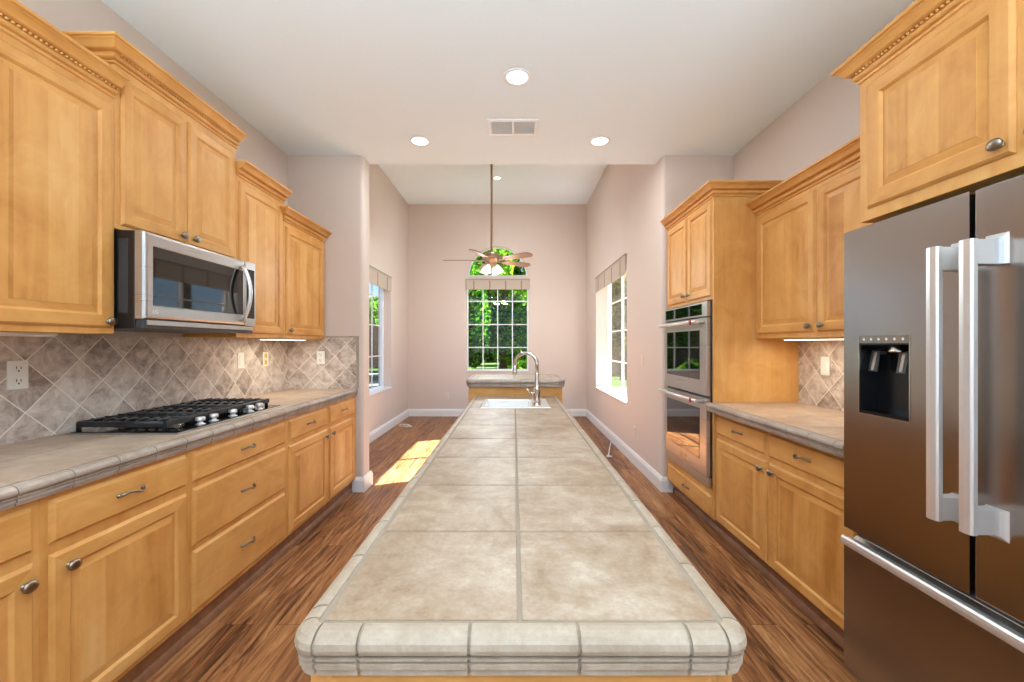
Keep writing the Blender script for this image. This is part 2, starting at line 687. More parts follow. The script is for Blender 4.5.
WBx = (-0.88, 0.27); WBz = (0.84, 2.52)
AC = (-0.305, 2.595); AR = 0.55
b = MB('wall_paint')
b.box(-2.16, WBx[0], YB, 7.8, 0, ZD)
b.box(WBx[1], 1.6, YB, 7.8, 0, ZD)
b.box(WBx[0], WBx[1], YB, 7.8, 0, WBz[0])
b.box(WBx[0], WBx[1], YB, 7.8, WBz[1], AC[1])
b.box(WBx[0], AC[0]-AR, YB, 7.8, AC[1], ZD)
b.box(AC[0]+AR, WBx[1], YB, 7.8, AC[1], ZD)
NA = 24
for k in range(NA):
    a0, a1 = PI*k/NA, PI*(k+1)/NA
    x0, h0 = AC[0]+AR*math.cos(a0), AC[1]+AR*math.sin(a0)
    x1, h1 = AC[0]+AR*math.cos(a1), AC[1]+AR*math.sin(a1)
    b.prism([(x0, h0), (x0, ZD), (x1, ZD), (x1, h1)], YB, 7.8, axis='y')
struct(b.build('wall_back'), 'back dining wall', 'wall')

# unseen rear wall; its opening and sill are shaped for the added fill lamps
b = MB('wall_paint')
b.box(-2.25, -1.8, REAR-0.15, REAR, 0, ZK); b.box(1.8, 2.2, REAR-0.15, REAR, 0, ZK)
b.box(-1.8, 1.8, REAR-0.15, REAR, 2.85, ZK); b.box(-1.8, 1.8, REAR-0.15, REAR, 0, 0.95)
struct(b.build('wall_rear'), 'unseen rear wall, its opening shaped for the added fill lamps', 'wall')

# baseboards
bb = [(0, 0), (0.020, 0), (0.020, 0.10), (0.014, 0.118), (0.008, 0.132), (0, 0.134)]
b = MB('white_trim'); b.sweep([(-1.46, YR), (-1.366, YR), (-1.366, YR2), (-1.90, YR2), (XDL, YR2)], bb, side=-1)
struct(b.build('baseboard_left_return'), 'white baseboard round the left wall end', 'baseboard')
b = MB('white_trim'); b.sweep([(XDL, YR2), (XDL, YB)], bb, side=-1)
struct(b.build('baseboard_left'), 'white baseboard along the left dining wall', 'baseboard')
b = MB('white_trim'); b.sweep([(XDL, YB), (XDR, YB)], bb, side=-1)
struct(b.build('baseboard_back'), 'white baseboard along the back wall', 'baseboard')
b = MB('white_trim'); b.sweep([(XDR, YB), (XDR, YR), (1.43, YR)], bb, side=-1)
struct(b.build('baseboard_right'), 'white baseboard along the right dining wall', 'baseboard')


# ------------------------------------------------------------------ windows
def glazing(axis, at, a0, a1, z0, z1, cols, rows, name, label, split=True, depth=0.05, fw=0.045):
    """axis 'x': window in a side wall (plane x = at); 'y': window in the back wall"""
    root = bpy.data.objects.new(name, None)
    COL.objects.link(root)
    root.location = (at, (a0+a1)/2, z0) if axis == 'x' else ((a0+a1)/2, at, z0)
    struct(root, label, 'window')

    def bx(mb, u0, u1, h0, h1, d0, d1, m):
        if axis == 'x':
            mb.box(at+d0, at+d1, u0, u1, h0, h1, m)
        else:
            mb.box(u0, u1, at+d0, at+d1, h0, h1, m)
    f = MB('vinyl')
    bx(f, a0, a0+fw, z0, z1, -depth/2, depth/2, 'vinyl')
    bx(f, a1-fw, a1, z0, z1, -depth/2, depth/2, 'vinyl')
    bx(f, a0+fw, a1-fw, z0, z0+fw, -depth/2, depth/2, 'vinyl')
    bx(f, a0+fw, a1-fw, z1-fw, z1, -depth/2, depth/2, 'vinyl')
    if split:
        mid = (a0+a1)/2
        bx(f, mid-0.02, mid+0.02, z0+fw, z1-fw, -depth/2, depth/2, 'vinyl')
    f.build('window_frame', root)
    g = MB('vinyl')
    for c in range(1, cols):
        u = a0+fw+(a1-a0-2*fw)*c/cols
        if split and abs(u-(a0+a1)/2) < 0.05:
            continue
        bx(g, u-0.009, u+0.009, z0+fw, z1-fw, -0.008, 0.008, 'vinyl')
    for r in rows:
        bx(g, a0+fw, a1-fw, r-0.009, r+0.009, -0.0075, 0.0075, 'vinyl')
    g.build('muntin_grid', root)
    gl = MB('window_glass')
    bx(gl, a0+fw, a1-fw, z0+fw, z1-fw, 0.010, 0.014, 'window_glass')
    gl.build('window_pane', root)
    return root


glazing('x', -2.10, WL[0], WL[1], WL[2], WL[3], 4, [1.15, 1.62, 2.06], 'window_1', 'dining window on the left wall')
glazing('x', 1.54, WR[0], WR[1], WR[2], WR[3], 2, [1.07, 1.53, 1.97], 'window_2', 'sunlit dining window on the right wall', depth=0.03, fw=0.03)
glazing('y', YB+0.10, WBx[0], WBx[1], WBz[0], WBz[1], 4, [1.27, 1.70, 2.135], 'window_3', 'tall gridded window in the back wall', split=False, fw=0.026)
# arched window
root = bpy.data.objects.new('window_4', None); COL.objects.link(root)
root.location = (AC[0], YB+0.10, AC[1]); struct(root, 'half-round window above the back window', 'window')
f = MB('vinyl')
outer, inner = AR, AR-0.018
for k in range(NA):
    a0, a1 = PI*k/NA, PI*(k+1)/NA
    q = [(AC[0]+rr*math.cos(a), AC[1]+rr*math.sin(a)) for rr, a in ((inner, a0), (outer, a0), (outer, a1), (inner, a1))]
    f.prism(q, YB+0.075, YB+0.125, axis='y')
f.box(AC[0]-inner, AC[0]+inner, YB+0.075, YB+0.125, AC[1], AC[1]+0.022)
f.build('window_frame', root)
g = MB('window_glass')
g.prism([(AC[0]+inner*math.cos(PI*k/NA), AC[1]+0.015+(inner-0.015)*math.sin(PI*k/NA)) for k in range(NA+1)], YB+0.098, YB+0.102, axis='y')
g.build('window_pane', root)

# sills
b = MB('white_trim'); b.box(-2.125, -1.94, WL[0]-0.0, WL[1], WL[2], WL[2]+0.02, bev=0.004)
struct(b.build('trim_1'), 'white sill of the left dining window', 'window sill')
b = MB('white_trim'); b.box(1.325, 1.565, WR[0]-0.0, WR[1], WR[2], WR[2]+0.02, bev=0.004)
struct(b.build('trim_2'), 'white sill of the right dining window', 'window sill')
b = MB('white_trim'); b.box(WBx[0], WBx[1], YB-0.02, YB+0.125, WBz[0]-0.012, WBz[0]+0.012, bev=0.004)
struct(b.build('trim_3'), 'white sill of the back window', 'window sill')


# roman shades, gathered at the top
def shade(axis, at, a0, a1, z0, z1, inward, label):
    loc = (at, (a0+a1)/2, z0) if axis == 'x' else ((a0+a1)/2, at, z0)
    root = thing('roman_shade', label, 'window shade', loc, 'gathered roman shades')

    def bx(mb, u0, u1, h0, h1, d0, d1, m, bev=0.0):
        d0, d1 = d0*inward, d1*inward
        if axis == 'x':
            mb.box(at+d0, at+d1, u0, u1, h0, h1, m, bev)
        else:
            mb.box(u0, u1, at+d0, at+d1, h0, h1, m, bev)
    f = MB('shade_fabric')
    n = 4
    hh = (z1-z0-0.03)
    for k in range(n):
        bx(f, a0+0.004*k, a1-0.004*k, z0+0.012*(n-1-k), z1-0.03-0.0*k, 0.012*k, 0.012*k+0.010, 'shade_fabric', 0.003)
    f.build('fabric_fold', root)
    h = MB('shade_fabric'); bx(h, a0, a1, z1-0.028, z1-0.006, -0.004, 0.046, 'shade_fabric', 0.004); bx(h, a0-0.004, a1+0.004, z1-0.007, z1, -0.004, 0.052, 'tape_fabric', 0.002); h.build('headrail', root)
    m_ = 4
    for k in range(m_):
        t_ = MB('tape_fabric')
        u = a0 + (a1-a0)*(0.13+0.74*k/(m_-1))
        bx(t_, u-0.010, u+0.010, z0, z1-0.036, 0.0462, 0.049, 'tape_fabric')
        t_.build('tape', root)


shade('x', -1.99, WL[0]+0.01, WL[1]-0.01, 2.16, 2.395, 1, 'cream roman shade gathered above the left dining window')
shade('x', 1.375, WR[0]+0.01, WR[1]-0.01, 2.17, 2.415, -1, 'cream roman shade gathered above the sunlit right window')
shade('y', YB-0.012, WBx[0]-0.01, WBx[1]+0.02, 2.335, 2.53, -1, 'cream roman shade gathered under the half-round window')


# ------------------------------------------------------------------ cabinet pieces
def X(s, d):
    return s*d


def panel_mesh(mb, P, u0, u1, h0, h1, t, fw, flat=False):
    """P(u, w, h) -> xyz ; w outward. frame and raised panel, or a slab drawer front"""
    if flat:
        rings = [(0, 0), (0, t*0.45), (0.006, t*0.62), (0.012, t), (0.020, t)]
    else:
        rings = [(0, 0), (0, t*0.55), (0.003, t*0.72), (0.010, t), (fw, t), (fw+0.007, t-0.006), (fw+0.009, t-0.009),
                 (fw+0.012, t-0.009), (fw+0.036, t-0.0045), (fw+0.0365, t-0.0035)]
    R = []
    for (i, w) in rings:
        R.append([mb.v(*P(u, w, h)) for (u, h) in ((u0+i, h0+i), (u1-i, h0+i), (u1-i, h1-i), (u0+i, h1-i))])
    mb.face(R[0][::-1], 'maple_upright')
    for a, c in zip(R, R[1:]):
        for k in range(4):
            horiz = k in (0, 2)
            m = 'maple_cross' if (horiz or flat) else 'maple_upright'
            mb.face([a[k], a[(k+1) % 4], c[(k+1) % 4], c[k]], m)
    mb.face(R[-1], 'maple_cross' if flat else 'maple_panel')


def door(s, d, y0, y1, z0, z1, parent, name='door', t=0.021, fw=0.052, flat=False):
    mb = MB('maple_upright', 'maple_cross', 'maple_panel')
    P = lambda u, w, h: (X(s, d+t-w), u, h)
    panel_mesh(mb, P, y0, y1, z0, z1, t, fw, flat)
    return mb.build(name, parent)


def knob(s, d, y, z, parent):
    mb = MB('dark_nickel')
    prof = [(0.010, 0), (0.010, 0.002), (0.006, 0.004), (0.006, 0.010), (0.011, 0.012), (0.0175, 0.0145), (0.0185, 0.018), (0.0165, 0.022), (0.010, 0.0255), (0, 0.027)]
    mb.lathe((X(s, d), y, z), prof, (-s, 0, 0), 'dark_nickel', 20, 0.95, 1.12)
    o = mb.build('knob', parent)
    return o


def pull(s, d, y, z, parent, L=0.096):
    mb = MB('dark_nickel')
    pts, rs = [], []
    N = 16
    for k in range(N+1):
        f = k/N
        u = (f-0.5)*L
        out = 0.006 + 0.022*math.sin(PI*f)**0.7
        dz = 0.006*math.sin(2*PI*f)
        pts.append((X(s, d-out), y+u, z+dz))
        rs.append(0.0036+0.0022*abs(math.cos(PI*f))**3 + 0.0012*math.sin(PI*f)**6)
    mb.tube(pts, rs, 'dark_nickel', 8)
    for e_ in (-1, 1):
        mb.lathe((X(s, d), y+e_*L/2, z), [(0.0085, 0), (0.008, 0.003), (0.005, 0.006), (0.0035, 0.012), (0, 0.013)], (-s, 0, 0), 'dark_nickel', 12)
    return mb.build('handle', parent)


CROWN = [(0, 0.0), (0.007, 0.003), (0.008, 0.010), (0.003, 0.013), (0.003, 0.016), (0.014, 0.019), (0.019, 0.025), (0.019, 0.031), (0.014, 0.034), (0.014, 0.044),
         (0.030, 0.046), (0.036, 0.049), (0.040, 0.056), (0.050, 0.068), (0.058, 0.074), (0.058, 0.077), (0.066, 0.079), (0.068, 0.083), (0.068, 0.090), (0, 0.090)]


def crown(s, d, y0, y1, z, parent, near_return=0.0, far_return=0.0, beads=True, sc=1.0):
    """near_return: how far back the moulding returns along the near side"""
    prof = [(o*sc, z+h*sc) for (o, h) in CROWN]
    mb = MB('maple_cross')
    path = []
    if near_return: path.append((X(s, d+near_return), y0))
    path += [(X(s, d), y0), (X(s, d), y1)]
    if far_return: path.append((X(s, d+far_return), y1))
    mb.sweep(path, prof, 'maple_cross', side=(1.0 if s > 0 else -1.0))
    if beads:
        n = int((y1-y0)/0.0165)
        for k in range(n):
            y = y0 + (k+0.5)*(y1-y0)/n
            mb.ball((X(s, d-0.021*sc), y, z+0.039*sc), 0.0064*sc, 'maple_cross', 6, 4, (1, 1, 0.8))
    return mb.build('crown_moulding', parent)


def carcass(s, d0, d1, y0, y1, z0, z1, parent, name='cabinet_body'):
    mb = MB('maple_upright')
    mb.box(X(s, d0), X(s, d1), y0, y1, z0, z1, 'maple_upright', 0.0015)
    return mb.build(name, parent)


def toe(s, d, y0, y1, parent, dback=None):
    mb = MB('toe_wood')
    mb.box(X(s, d+0.014), X(s, d+0.04), y0, y1, 0.0, 0.112, 'toe_wood')
    prof = [(0.014, 0.001), (0, 0.001), (0, 0.010), (0.004, 0.022), (0.009, 0.030), (0.014, 0.036)]
    mb.sweep([(X(s, d), y0), (X(s, d), y1)], [(-o, h) for o, h in prof], 'toe_wood', side=(1.0 if s > 0 else -1.0))
    return mb.build('toe_kick', parent)


# ------------------------------------------------------------------ left base cabinets
LD = 1.425          # door fronts
LT = 0.021
PROUD = 0.012        # how far the lipped doors stand proud of the frames
DB = 2.04
G = 'base cabinets'


def base_unit(s, d, dback, y0, y1, label, toe_d):
    r = thing('base_cabinet', label, 'cabinet', (X(s, (d+dback)/2), (y0+y1)/2, 0), G)
    carcass(s, d+PROUD, dback, y0, y1, 0.112, 0.872, r)
    toe(s, toe_d, y0, y1, r)
    return r


c = base_unit(-1, LD, DB, 0.66, 1.246, 'nearest left base cabinet cut off by the photo edge', 1.455)
o = door(-1, LD, 0.70, 1.228, 0.715, 0.852, c, 'drawer', flat=True); pull(-1, LD, 0.96, 0.787, o)
o = door(-1, LD, 0.70, 1.228, 0.129, 0.682, c); knob(-1, LD, 1.200, 0.628, o)
c = base_unit(-1, LD, DB, 1.246, 1.818, 'left base cabinet with one wide door under one drawer, before the cooktop', 1.455)
o = door(-1, LD, 1.270, 1.800, 0.715, 0.852, c, 'drawer', flat=True); pull(-1, LD, 1.533, 0.787, o)
o = door(-1, LD, 1.270, 1.800, 0.129, 0.682, c); knob(-1, LD, 1.322, 0.628, o)
c = base_unit(-1, LD, DB, 1.818, 2.598, 'bank of three wide drawers under the gas cooktop', 1.455)
for (z0, z1) in ((0.715, 0.845), (0.432, 0.690), (0.135, 0.410)):
    o = door(-1, LD, 1.836, 2.578, z0, z1, c, 'drawer', flat=True); pull(-1, LD, 2.207, (z0+z1)/2+0.005, o)
c = base_unit(-1, LD, DB, 2.598, YR-0.004, 'left base cabinet with two narrow doors and two drawers beside the wall end', 1.455)
for (y0, y1, ky) in ((2.620, 3.156, 3.125), (3.200, 3.712, 3.235)):
    o = door(-1, LD, y0, y1, 0.715, 0.848, c, 'drawer', flat=True); pull(-1, LD, (y0+y1)/2, 0.785, o)
    o = door(-1, LD, y0, y1, 0.129, 0.685, c); knob(-1, LD, ky, 0.635, o)

# ------------------------------------------------------------------ right base cabinets
RD = 1.393
TY = 2.86            # near side of the oven tower
c = base_unit(1, RD, 1.975, 2.272, TY-0.003, 'right base cabinet with a narrow door next to the wall ovens', 1.438)
o = door(1, RD, 2.286, 2.846, 0.715, 0.848, c, 'drawer', flat=True); pull(1, RD, 2.566, 0.785, o)
o = door(1, RD, 2.286, 2.846, 0.118, 0.685, c); knob(1, RD, 2.325, 0.635, o)
c = base_unit(1, RD, 1.975, 1.668, 2.272, 'right base cabinet with a wide door next to the refrigerator', 1.438)
o = door(1, RD, 1.680, 2.258, 0.715, 0.848, c, 'drawer', flat=True); pull(1, RD, 1.99, 0.785, o)
o = door(1, RD, 1.680, 2.258, 0.118, 0.685, c); knob(1, RD, 2.222, 0.640, o)

# ------------------------------------------------------------------ wall cabinets, left
WD = 1.70
GW = 'wall cabinets'


def wall_unit(s, d, dback, y0, y1, z0, z1, label):
    r = thing('wall_cabinet', label, 'cabinet', (X(s, (d+dback)/2), (y0+y1)/2, z0), GW)
    carcass(s, d+PROUD, dback, y0, y1, z0, z1, r)
    return r


c = wall_unit(-1, WD, 2.045, 0.80, 1.764, 1.378, 2.47, 'large left wall cabinet nearest the camera, cut off by the photo edge')
o = door(-1, WD, 0.83, 1.272, 1.402, 2.355, c)
o = door(-1, WD, 1.30, 1.752, 1.402, 2.355, c); knob(-1, WD, 1.728, 1.43, o)
crown(-1, WD+PROUD, 0.80, 1.764, 2.382, c)
c = wall_unit(-1, WD, 2.045, 1.765, 2.538, 1.832, 2.62, 'tall-set two-door wall cabinet above the microwave')
o = door(-1, WD, 1.790, 2.142, 1.852, 2.500, c); knob(-1, WD, 2.112, 1.893, o)
o = door(-1, WD, 2.160, 2.516, 1.852, 2.500, c); knob(-1, WD, 2.192, 1.893, o)
crown(-1, WD+PROUD, 1.765, 2.538, 2.535, c, near_return=0.32)
c = wall_unit(-1, WD, 2.045, 2.539, 3.060, 1.378, 2.46, 'narrow left wall cabinet right after the microwave')
o = door(-1, WD, 2.560, 3.042, 1.402, 2.35, c, fw=0.05)
crown(-1, WD+PROUD, 2.539, 3.060, 2.376, c, beads=False)
c = wall_unit(-1, WD, 2.045, 3.061, 3.722, 1.378, 2.33, 'lowest-topped left wall cabinet in the corner by the return wall')
o = door(-1, WD, 3.082, 3.70, 1.402, 2.222, c, fw=0.05); knob(-1, WD, 3.125, 1.44, o)
crown(-1, WD+PROUD, 3.061, 3.722, 2.250, c, beads=False, near_return=0.3)

# ------------------------------------------------------------------ wall cabinet, right
RWD = 1.665
c = wall_unit(1, RWD, 1.98, 1.70, TY-0.002, 1.372, 2.30, 'two-door right wall cabinet between the ovens and the refrigerator')
o = door(1, RWD, 2.285, 2.830, 1.402, 2.195, c, fw=0.05); knob(1, RWD, 2.325, 1.438, o)
o = door(1, RWD, 1.715, 2.268, 1.402, 2.195, c, fw=0.05); knob(1, RWD, 2.228, 1.438, o)
crown(1, RWD+PROUD, 1.70, TY-0.002, 2.218, c, beads=False)

# cabinet over the refrigerator
FC = 1.39
c = thing('wall_cabinet', 'deep wall cabinet directly over the refrigerator', 'cabinet', (1.68, 1.15, 1.83), GW)
carcass(1, FC+PROUD, 1.98, 0.62, 1.670, 1.825, 2.46, c)
mb = MB('maple_upright'); mb.box(1.45, 1.98, 1.648, 1.667, 0.0, 1.824, 'maple_upright'); mb.build('side_panel', c)
o = door(1, FC, 1.148, 1.630, 1.868, 2.36, c, fw=0.058); knob(1, FC, 1.178, 1.905, o)
o = door(1, FC, 0.640, 1.120, 1.868, 2.36, c, fw=0.058); knob(1, FC, 1.09, 1.905, o)
crown(1, FC+PROUD, 0.62, 1.670, 2.385, c, far_return=0.5)

# ------------------------------------------------------------------ oven tower
TD = 1.375
c = thing('oven_cabinet', 'tall maple oven tower at the end of the right wall', 'cabinet', (1.68, 3.29, 0))
mb = MB('maple_upright')
y1 = YR-0.004
mb.box(TD+PROUD, 1.98, TY, TY+0.02, 0.112, 2.43, 'maple_upright')
mb.box(TD+PROUD, 1.98, y1-0.02, y1, 0.112, 2.43, 'maple_upright')
mb.box(TD+PROUD, 1.98, TY+0.02, y1-0.02, 1.650, 2.43, 'maple_upright')
mb.box(TD+PROUD, 1.98, TY+0.02, y1-0.02, 0.112, 0.318, 'maple_upright')
mb.box(1.94, 1.98, TY+0.02, y1-0.02, 0.318, 1.650, 'maple_upright')
mb.build('cabinet_body', c)
toe(1, 1.438, TY, y1, c)
o = door(1, TD, 2.885, 3.275, 1.672, 2.345, c, fw=0.05); knob(1, TD, 3.240, 1.72, o)
o = door(1, TD, 3.300, 3.700, 1.672, 2.345, c, fw=0.05); knob(1, TD, 3.335, 1.72, o)
o = door(1, TD, 2.885, 3.700, 0.122, 0.270, c, 'drawer', flat=True); pull(1, TD, 3.29, 0.2, o)
crown(1, TD+PROUD, TY, y1, 2.355, c, near_return=0.55, beads=False)

# ------------------------------------------------------------------ tile worktops
NOSE = [(-0.032, -0.001), (-0.031, 0.001), (-0.024, 0.002), (-0.016, 0.001), (-0.008, -0.003), (-0.002, -0.010), (0.0, -0.018), (-0.001, -0.024), (-0.005, -0.0275),
        (-0.0095, -0.029), (-0.0095, -0.0305), (-0.004, -0.032), (-0.004, -0.035), (-0.0095, -0.0365), (-0.0095, -0.038), (-0.005, -0.0395), (-0.005, -0.0470), (-0.0105, -0.0485), (-0.010, -0.0505), (-0.009, -0.0575), (-0.032, -0.0575)]


def nose(mb, path, z, m, mg, step=0.152, gap=0.004, side=1.0, phase=0.0):
    """path: dense plan polyline; cut into tiles with grout gaps"""
    pts = [Vector(p) for p in path]
    L = [0.0]
    for a, c_ in zip(pts, pts[1:]):
        L.append(L[-1]+(c_-a).length)

    def at(t):
        t = min(max(t, 0), L[-1])
        for i in range(len(L)-1):
            if t <= L[i+1]+1e-9:
                f = (t-L[i])/max(1e-9, L[i+1]-L[i])
                return pts[i].lerp(pts[i+1], f)
        return pts[-1]
    prof = [(o_, z+h) for o_, h in NOSE]
    gp = [(o_-0.0030 if o_ > -0.03 else o_-0.008, z+h-(0.0025 if h > -0.012 else 0)) for o_, h in NOSE]
    mb.sweep(path, gp, mg, side=side, smooth=False)
    cuts = [0.0]
    t = phase if phase > 0 else step
    while t < L[-1]-0.03:
        cuts.append(t)
        t += step
    cuts.append(L[-1])
    for a, c_ in zip(cuts, cuts[1:]):
        a2, c2 = a+gap/2, c_-gap/2
        if c2-a2 < 0.004: continue
        ts = [a2]+[l for l in L if a2+1e-4 < l < c2-1e-4]+[c2]
        mb.sweep([tuple(at(t_)) for t_ in ts], prof, m, side=side, smooth=False)


def field(mb, x0, x1, y0, y1, z, px, py, ox, oy, m, mg, hole=None, grout=0.006, thick=0.008):
    """loose grid of tiles, cut round an optional hole"""
    def sub(rect):
        if hole is None: return [rect]
        a0, a1, b0, b1 = rect
        h0, h1, k0, k1 = hole
        if a1 <= h0 or a0 >= h1 or b1 <= k0 or b0 >= k1: return [rect]
        out = []
        if a0 < h0: out.append((a0, h0, b0, b1))
        if a1 > h1: out.append((h1, a1, b0, b1))
        m0, m1 = max(a0, h0), min(a1, h1)
        if b0 < k0: out.append((m0, m1, b0, k0))
        if b1 > k1: out.append((m0, m1, k1, b1))
        return out
    for r in sub((x0, x1, y0, y1)):
        mb.box(r[0], r[1], r[2], r[3], z-0.055, z-0.0022, mg)
    i0, i1 = math.floor((x0-ox)/px), math.ceil((x1-ox)/px)
    j0, j1 = math.floor((y0-oy)/py), math.ceil((y1-oy)/py)
    for i in range(i0, i1):
        for j in range(j0, j1):
            a0, a1 = max(x0, ox+i*px)+grout/2, min(x1, ox+(i+1)*px)-grout/2
            b0, b1 = max(y0, oy+j*py)+grout/2, min(y1, oy+(j+1)*py)-grout/2
            if a1-a0 < 0.01 or b1-b0 < 0.01: continue
            for r in sub((a0, a1, b0, b1)):
                if r[1]-r[0] < 0.006 or r[3]-r[2] < 0.006: continue
                mb.box(r[0], r[1], r[2], r[3], z-0.012, z, m, 0.0012)


def rounded(x0, x1, y0, y1, r, which, n=8):
    """counter-clockwise outline; which corners (sw, se, ne, nw) are rounded"""
    P = []
    cs = [((x0+r, y0+r), PI, 'sw'), ((x1-r, y0+r), 1.5*PI, 'se'), ((x1-r, y1-r), 0, 'ne'), ((x0+r, y1-r), PI/2, 'nw')]
    sharp = {'sw': (x0, y0), 'se': (x1, y0), 'ne': (x1, y1), 'nw': (x0, y1)}
    for (cx, cy), a, nm in cs:
        if nm in which:
            for k in range(n+1):
                t = a + PI/2*k/n
                P.append((cx+r*math.cos(t), cy+r*math.sin(t)))
        else:
            P.append(sharp[nm])
    return P


# left worktop
ZC = 0.93
c = thing('tile_countertop', 'long tiled countertop along the left wall holding the cooktop', 'countertop', (-1.73, 2.1, 0.87))
mb = MB('counter_tile', 'counter_grout')
field(mb, -2.048, -1.41-0.0385, 0.60, YR-0.002, ZC, 0.305, 0.305, -1.455, 0.60, 'counter_tile', 'counter_grout', grout=0.004)
mb.build('tile_field', c)
mb = MB('counter_edge_tile', 'counter_grout')
nose(mb, [(-1.41, 0.60), (-1.41, YR-0.002)], ZC, 'counter_edge_tile', 'counter_grout', 0.152, side=-1, phase=0.117)
mb.build('edge_trim', c)
# right worktop
c = thing('tile_countertop', 'short tiled countertop between the ovens and the refrigerator', 'countertop', (1.65, 2.26, 0.87))
mb = MB('counter_tile', 'counter_grout')
field(mb, 1.33+0.0385, 1.983, 1.668, TY-0.002, ZC, 0.305, 0.305, 1.375, 1.70, 'counter_tile', 'counter_grout', grout=0.004)
mb.build('tile_field', c)
mb = MB('counter_edge_tile', 'counter_grout')
nose(mb, [(1.33, 1.668), (1.33, TY-0.002)], ZC, 'counter_edge_tile', 'counter_grout', 0.152, side=1, phase=0.05)
mb.build('edge_trim', c)

# ------------------------------------------------------------------ backsplashes
b = MB('splash_tile_side'); b.box(-2.0495, -2.038, 0.60, YR, ZC+0.0005, 1.376)
tag(b.build('tile_backsplash'), 'brown diamond-laid tile backsplash behind the cooktop', 'backsplash')
c = thing('tile_backsplash', 'brown diamond-laid tile backsplash on the short left return wall', 'backsplash', (-1.72, YR-0.006, ZC))
b = MB('splash_tile_end'); b.box(-2.038, -1.425, YR-0.012, YR, ZC+0.0005, 1.392, 'splash_tile_end'); b.build('tile_field', c)
b = MB('counter_edge_tile')
b.box(-1.425, -1.402, YR-0.014, YR, ZC+0.0005, 1.408, 'counter_edge_tile', 0.004)
b.box(-1.70, -1.425, YR-0.014, YR, 1.392, 1.408, 'counter_edge_tile', 0.004)
b.build('edge_trim', c)
b = MB('splash_tile_side'); b.box(1.973, 1.9845, 1.668, TY-0.002, ZC+0.0005, 1.370)
tag(b.build('tile_backsplash'), 'brown diamond-laid tile backsplash beside the refrigerator', 'backsplash')

# ------------------------------------------------------------------ island
IX0, IX1, IY0, IY1 = -0.318, 0.337, 0.566, 3.22
c = thing('kitchen_island', 'long maple island base with a framed end panel', 'kitchen island', (0.01, 1.9, 0))
mb = MB('maple_upright')
bx0, bx1, by0, by1 = -0.297, 0.318, 0.602, 3.20
mb.box(bx0, bx0+0.02, by0, by1, 0.10, 0.872, 'maple_upright')
mb.box(bx1-0.02, bx1, by0, by1, 0.10, 0.872, 'maple_upright')
mb.box(bx0+0.02, bx1-0.02, by0, by0+0.02, 0.10, 0.872, 'maple_upright')
mb.box(bx0+0.02, bx1-0.02, by1-0.02, by1, 0.10, 0.872, 'maple_upright')
mb.box(bx0+0.02, bx1-0.02, by0+0.02, by1-0.02, 0.10, 0.12, 'maple_upright')
mb.build('cabinet_body', c)
mb = MB('maple_upright', 'maple_cross', 'maple_panel')
panel_mesh(mb, lambda u, w, h: (u, by0-w+0.0, h), bx0+0.026, bx1-0.026, 0.13, 0.868, 0.012, 0.06)
mb.build('end_panel', c)
mb = MB('toe_wood'); mb.box(bx0+0.05, bx1-0.05, by0+0.05, by1, 0.0, 0.10, 'toe_wood'); mb.build('toe_kick', c)
for s_, face in ((-1, -bx0), (1, bx1)):
    yy = [0.65, 1.27, 1.89, 2.51, 3.13]
    for a, e2 in zip(yy, yy[1:]):
        mb = MB('maple_upright', 'maple_cross', 'maple_panel')
        panel_mesh(mb, lambda u, w, h: (s_*(face+w), u, h), a+0.012, e2-0.012, 0.13, 0.858, 0.014, 0.052)
        mb.build('door', c)

SK = (-0.217, 0.238, 2.607, 3.01)     # sink cut-out
c = thing('tile_countertop', 'long pale beige tiled island top in the middle of the kitchen', 'countertop', (0.01, 1.9, 0.87))
mb = MB('island_tile', 'grout')
field(mb, IX0+0.036, IX1-0.036, IY0+0.036, IY1, ZC, 0.2925, 0.2925, 0.0085, IY0+0.036-0.004, 'island_tile', 'grout', hole=SK, grout=0.0075)
mb.build('tile_field', c)
mb = MB('island_edge_tile', 'grout')
r = 0.040
ol = rounded(IX0, IX1, IY0, IY1, r, ('sw', 'se'), 8)
# order: start at the back left, run down the left side, round the front, up the right side
swn = ol[0:9]; sen = ol[9:18]; ne = ol[18]; nw = ol[19]
nose(mb, [nw, swn[0]], ZC, 'island_edge_tile', 'grout', 0.152, side=-1, gap=0.005)
nose(mb, swn, ZC, 'island_edge_tile', 'grout', 0.5, side=-1, gap=0.005)
nose(mb, [swn[-1], sen[0]], ZC, 'island_edge_tile', 'grout', 0.1535, side=-1, gap=0.005, phase=0.062)
nose(mb, sen, ZC, 'island_edge_tile', 'grout', 0.5, side=-1, gap=0.005)
nose(mb, [sen[-1], ne], ZC, 'island_edge_tile', 'grout', 0.152, side=-1, gap=0.005)
mb.build('edge_trim', c)

# raised bar behind the sink
c = thing('bar_counter', 'raised breakfast bar at the far end of the island', 'bar counter', (0.012, 3.45, 0))
mb = MB('maple_cross'); mb.box(-0.357, 0.380, 3.232, 3.64, 0.0, 1.004, 'maple_cross', 0.002); mb.build('bar_panel', c)
mb = MB('counter_tile', 'counter_grout')
BX0, BX1, BY0, BY1, ZB = -0.378, 0.402, 3.19, 3.72, 1.06
field(mb, BX0+0.036, BX1-0.036, BY0+0.036, BY1-0.036, ZB, 0.3, 0.3, 0.0, BY0, 'counter_tile', 'counter_grout', grout=0.005)
mb.build('bar_top', c)
mb = MB('counter_edge_tile', 'counter_grout')
ol = rounded(BX0, BX1, BY0, BY1, 0.05, ('sw', 'se', 'ne', 'nw'), 6)
nose(mb, ol+[ol[0]], ZB, 'counter_edge_tile', 'counter_grout', 0.152, side=-1, gap=0.004)
mb.build('edge_trim', c)

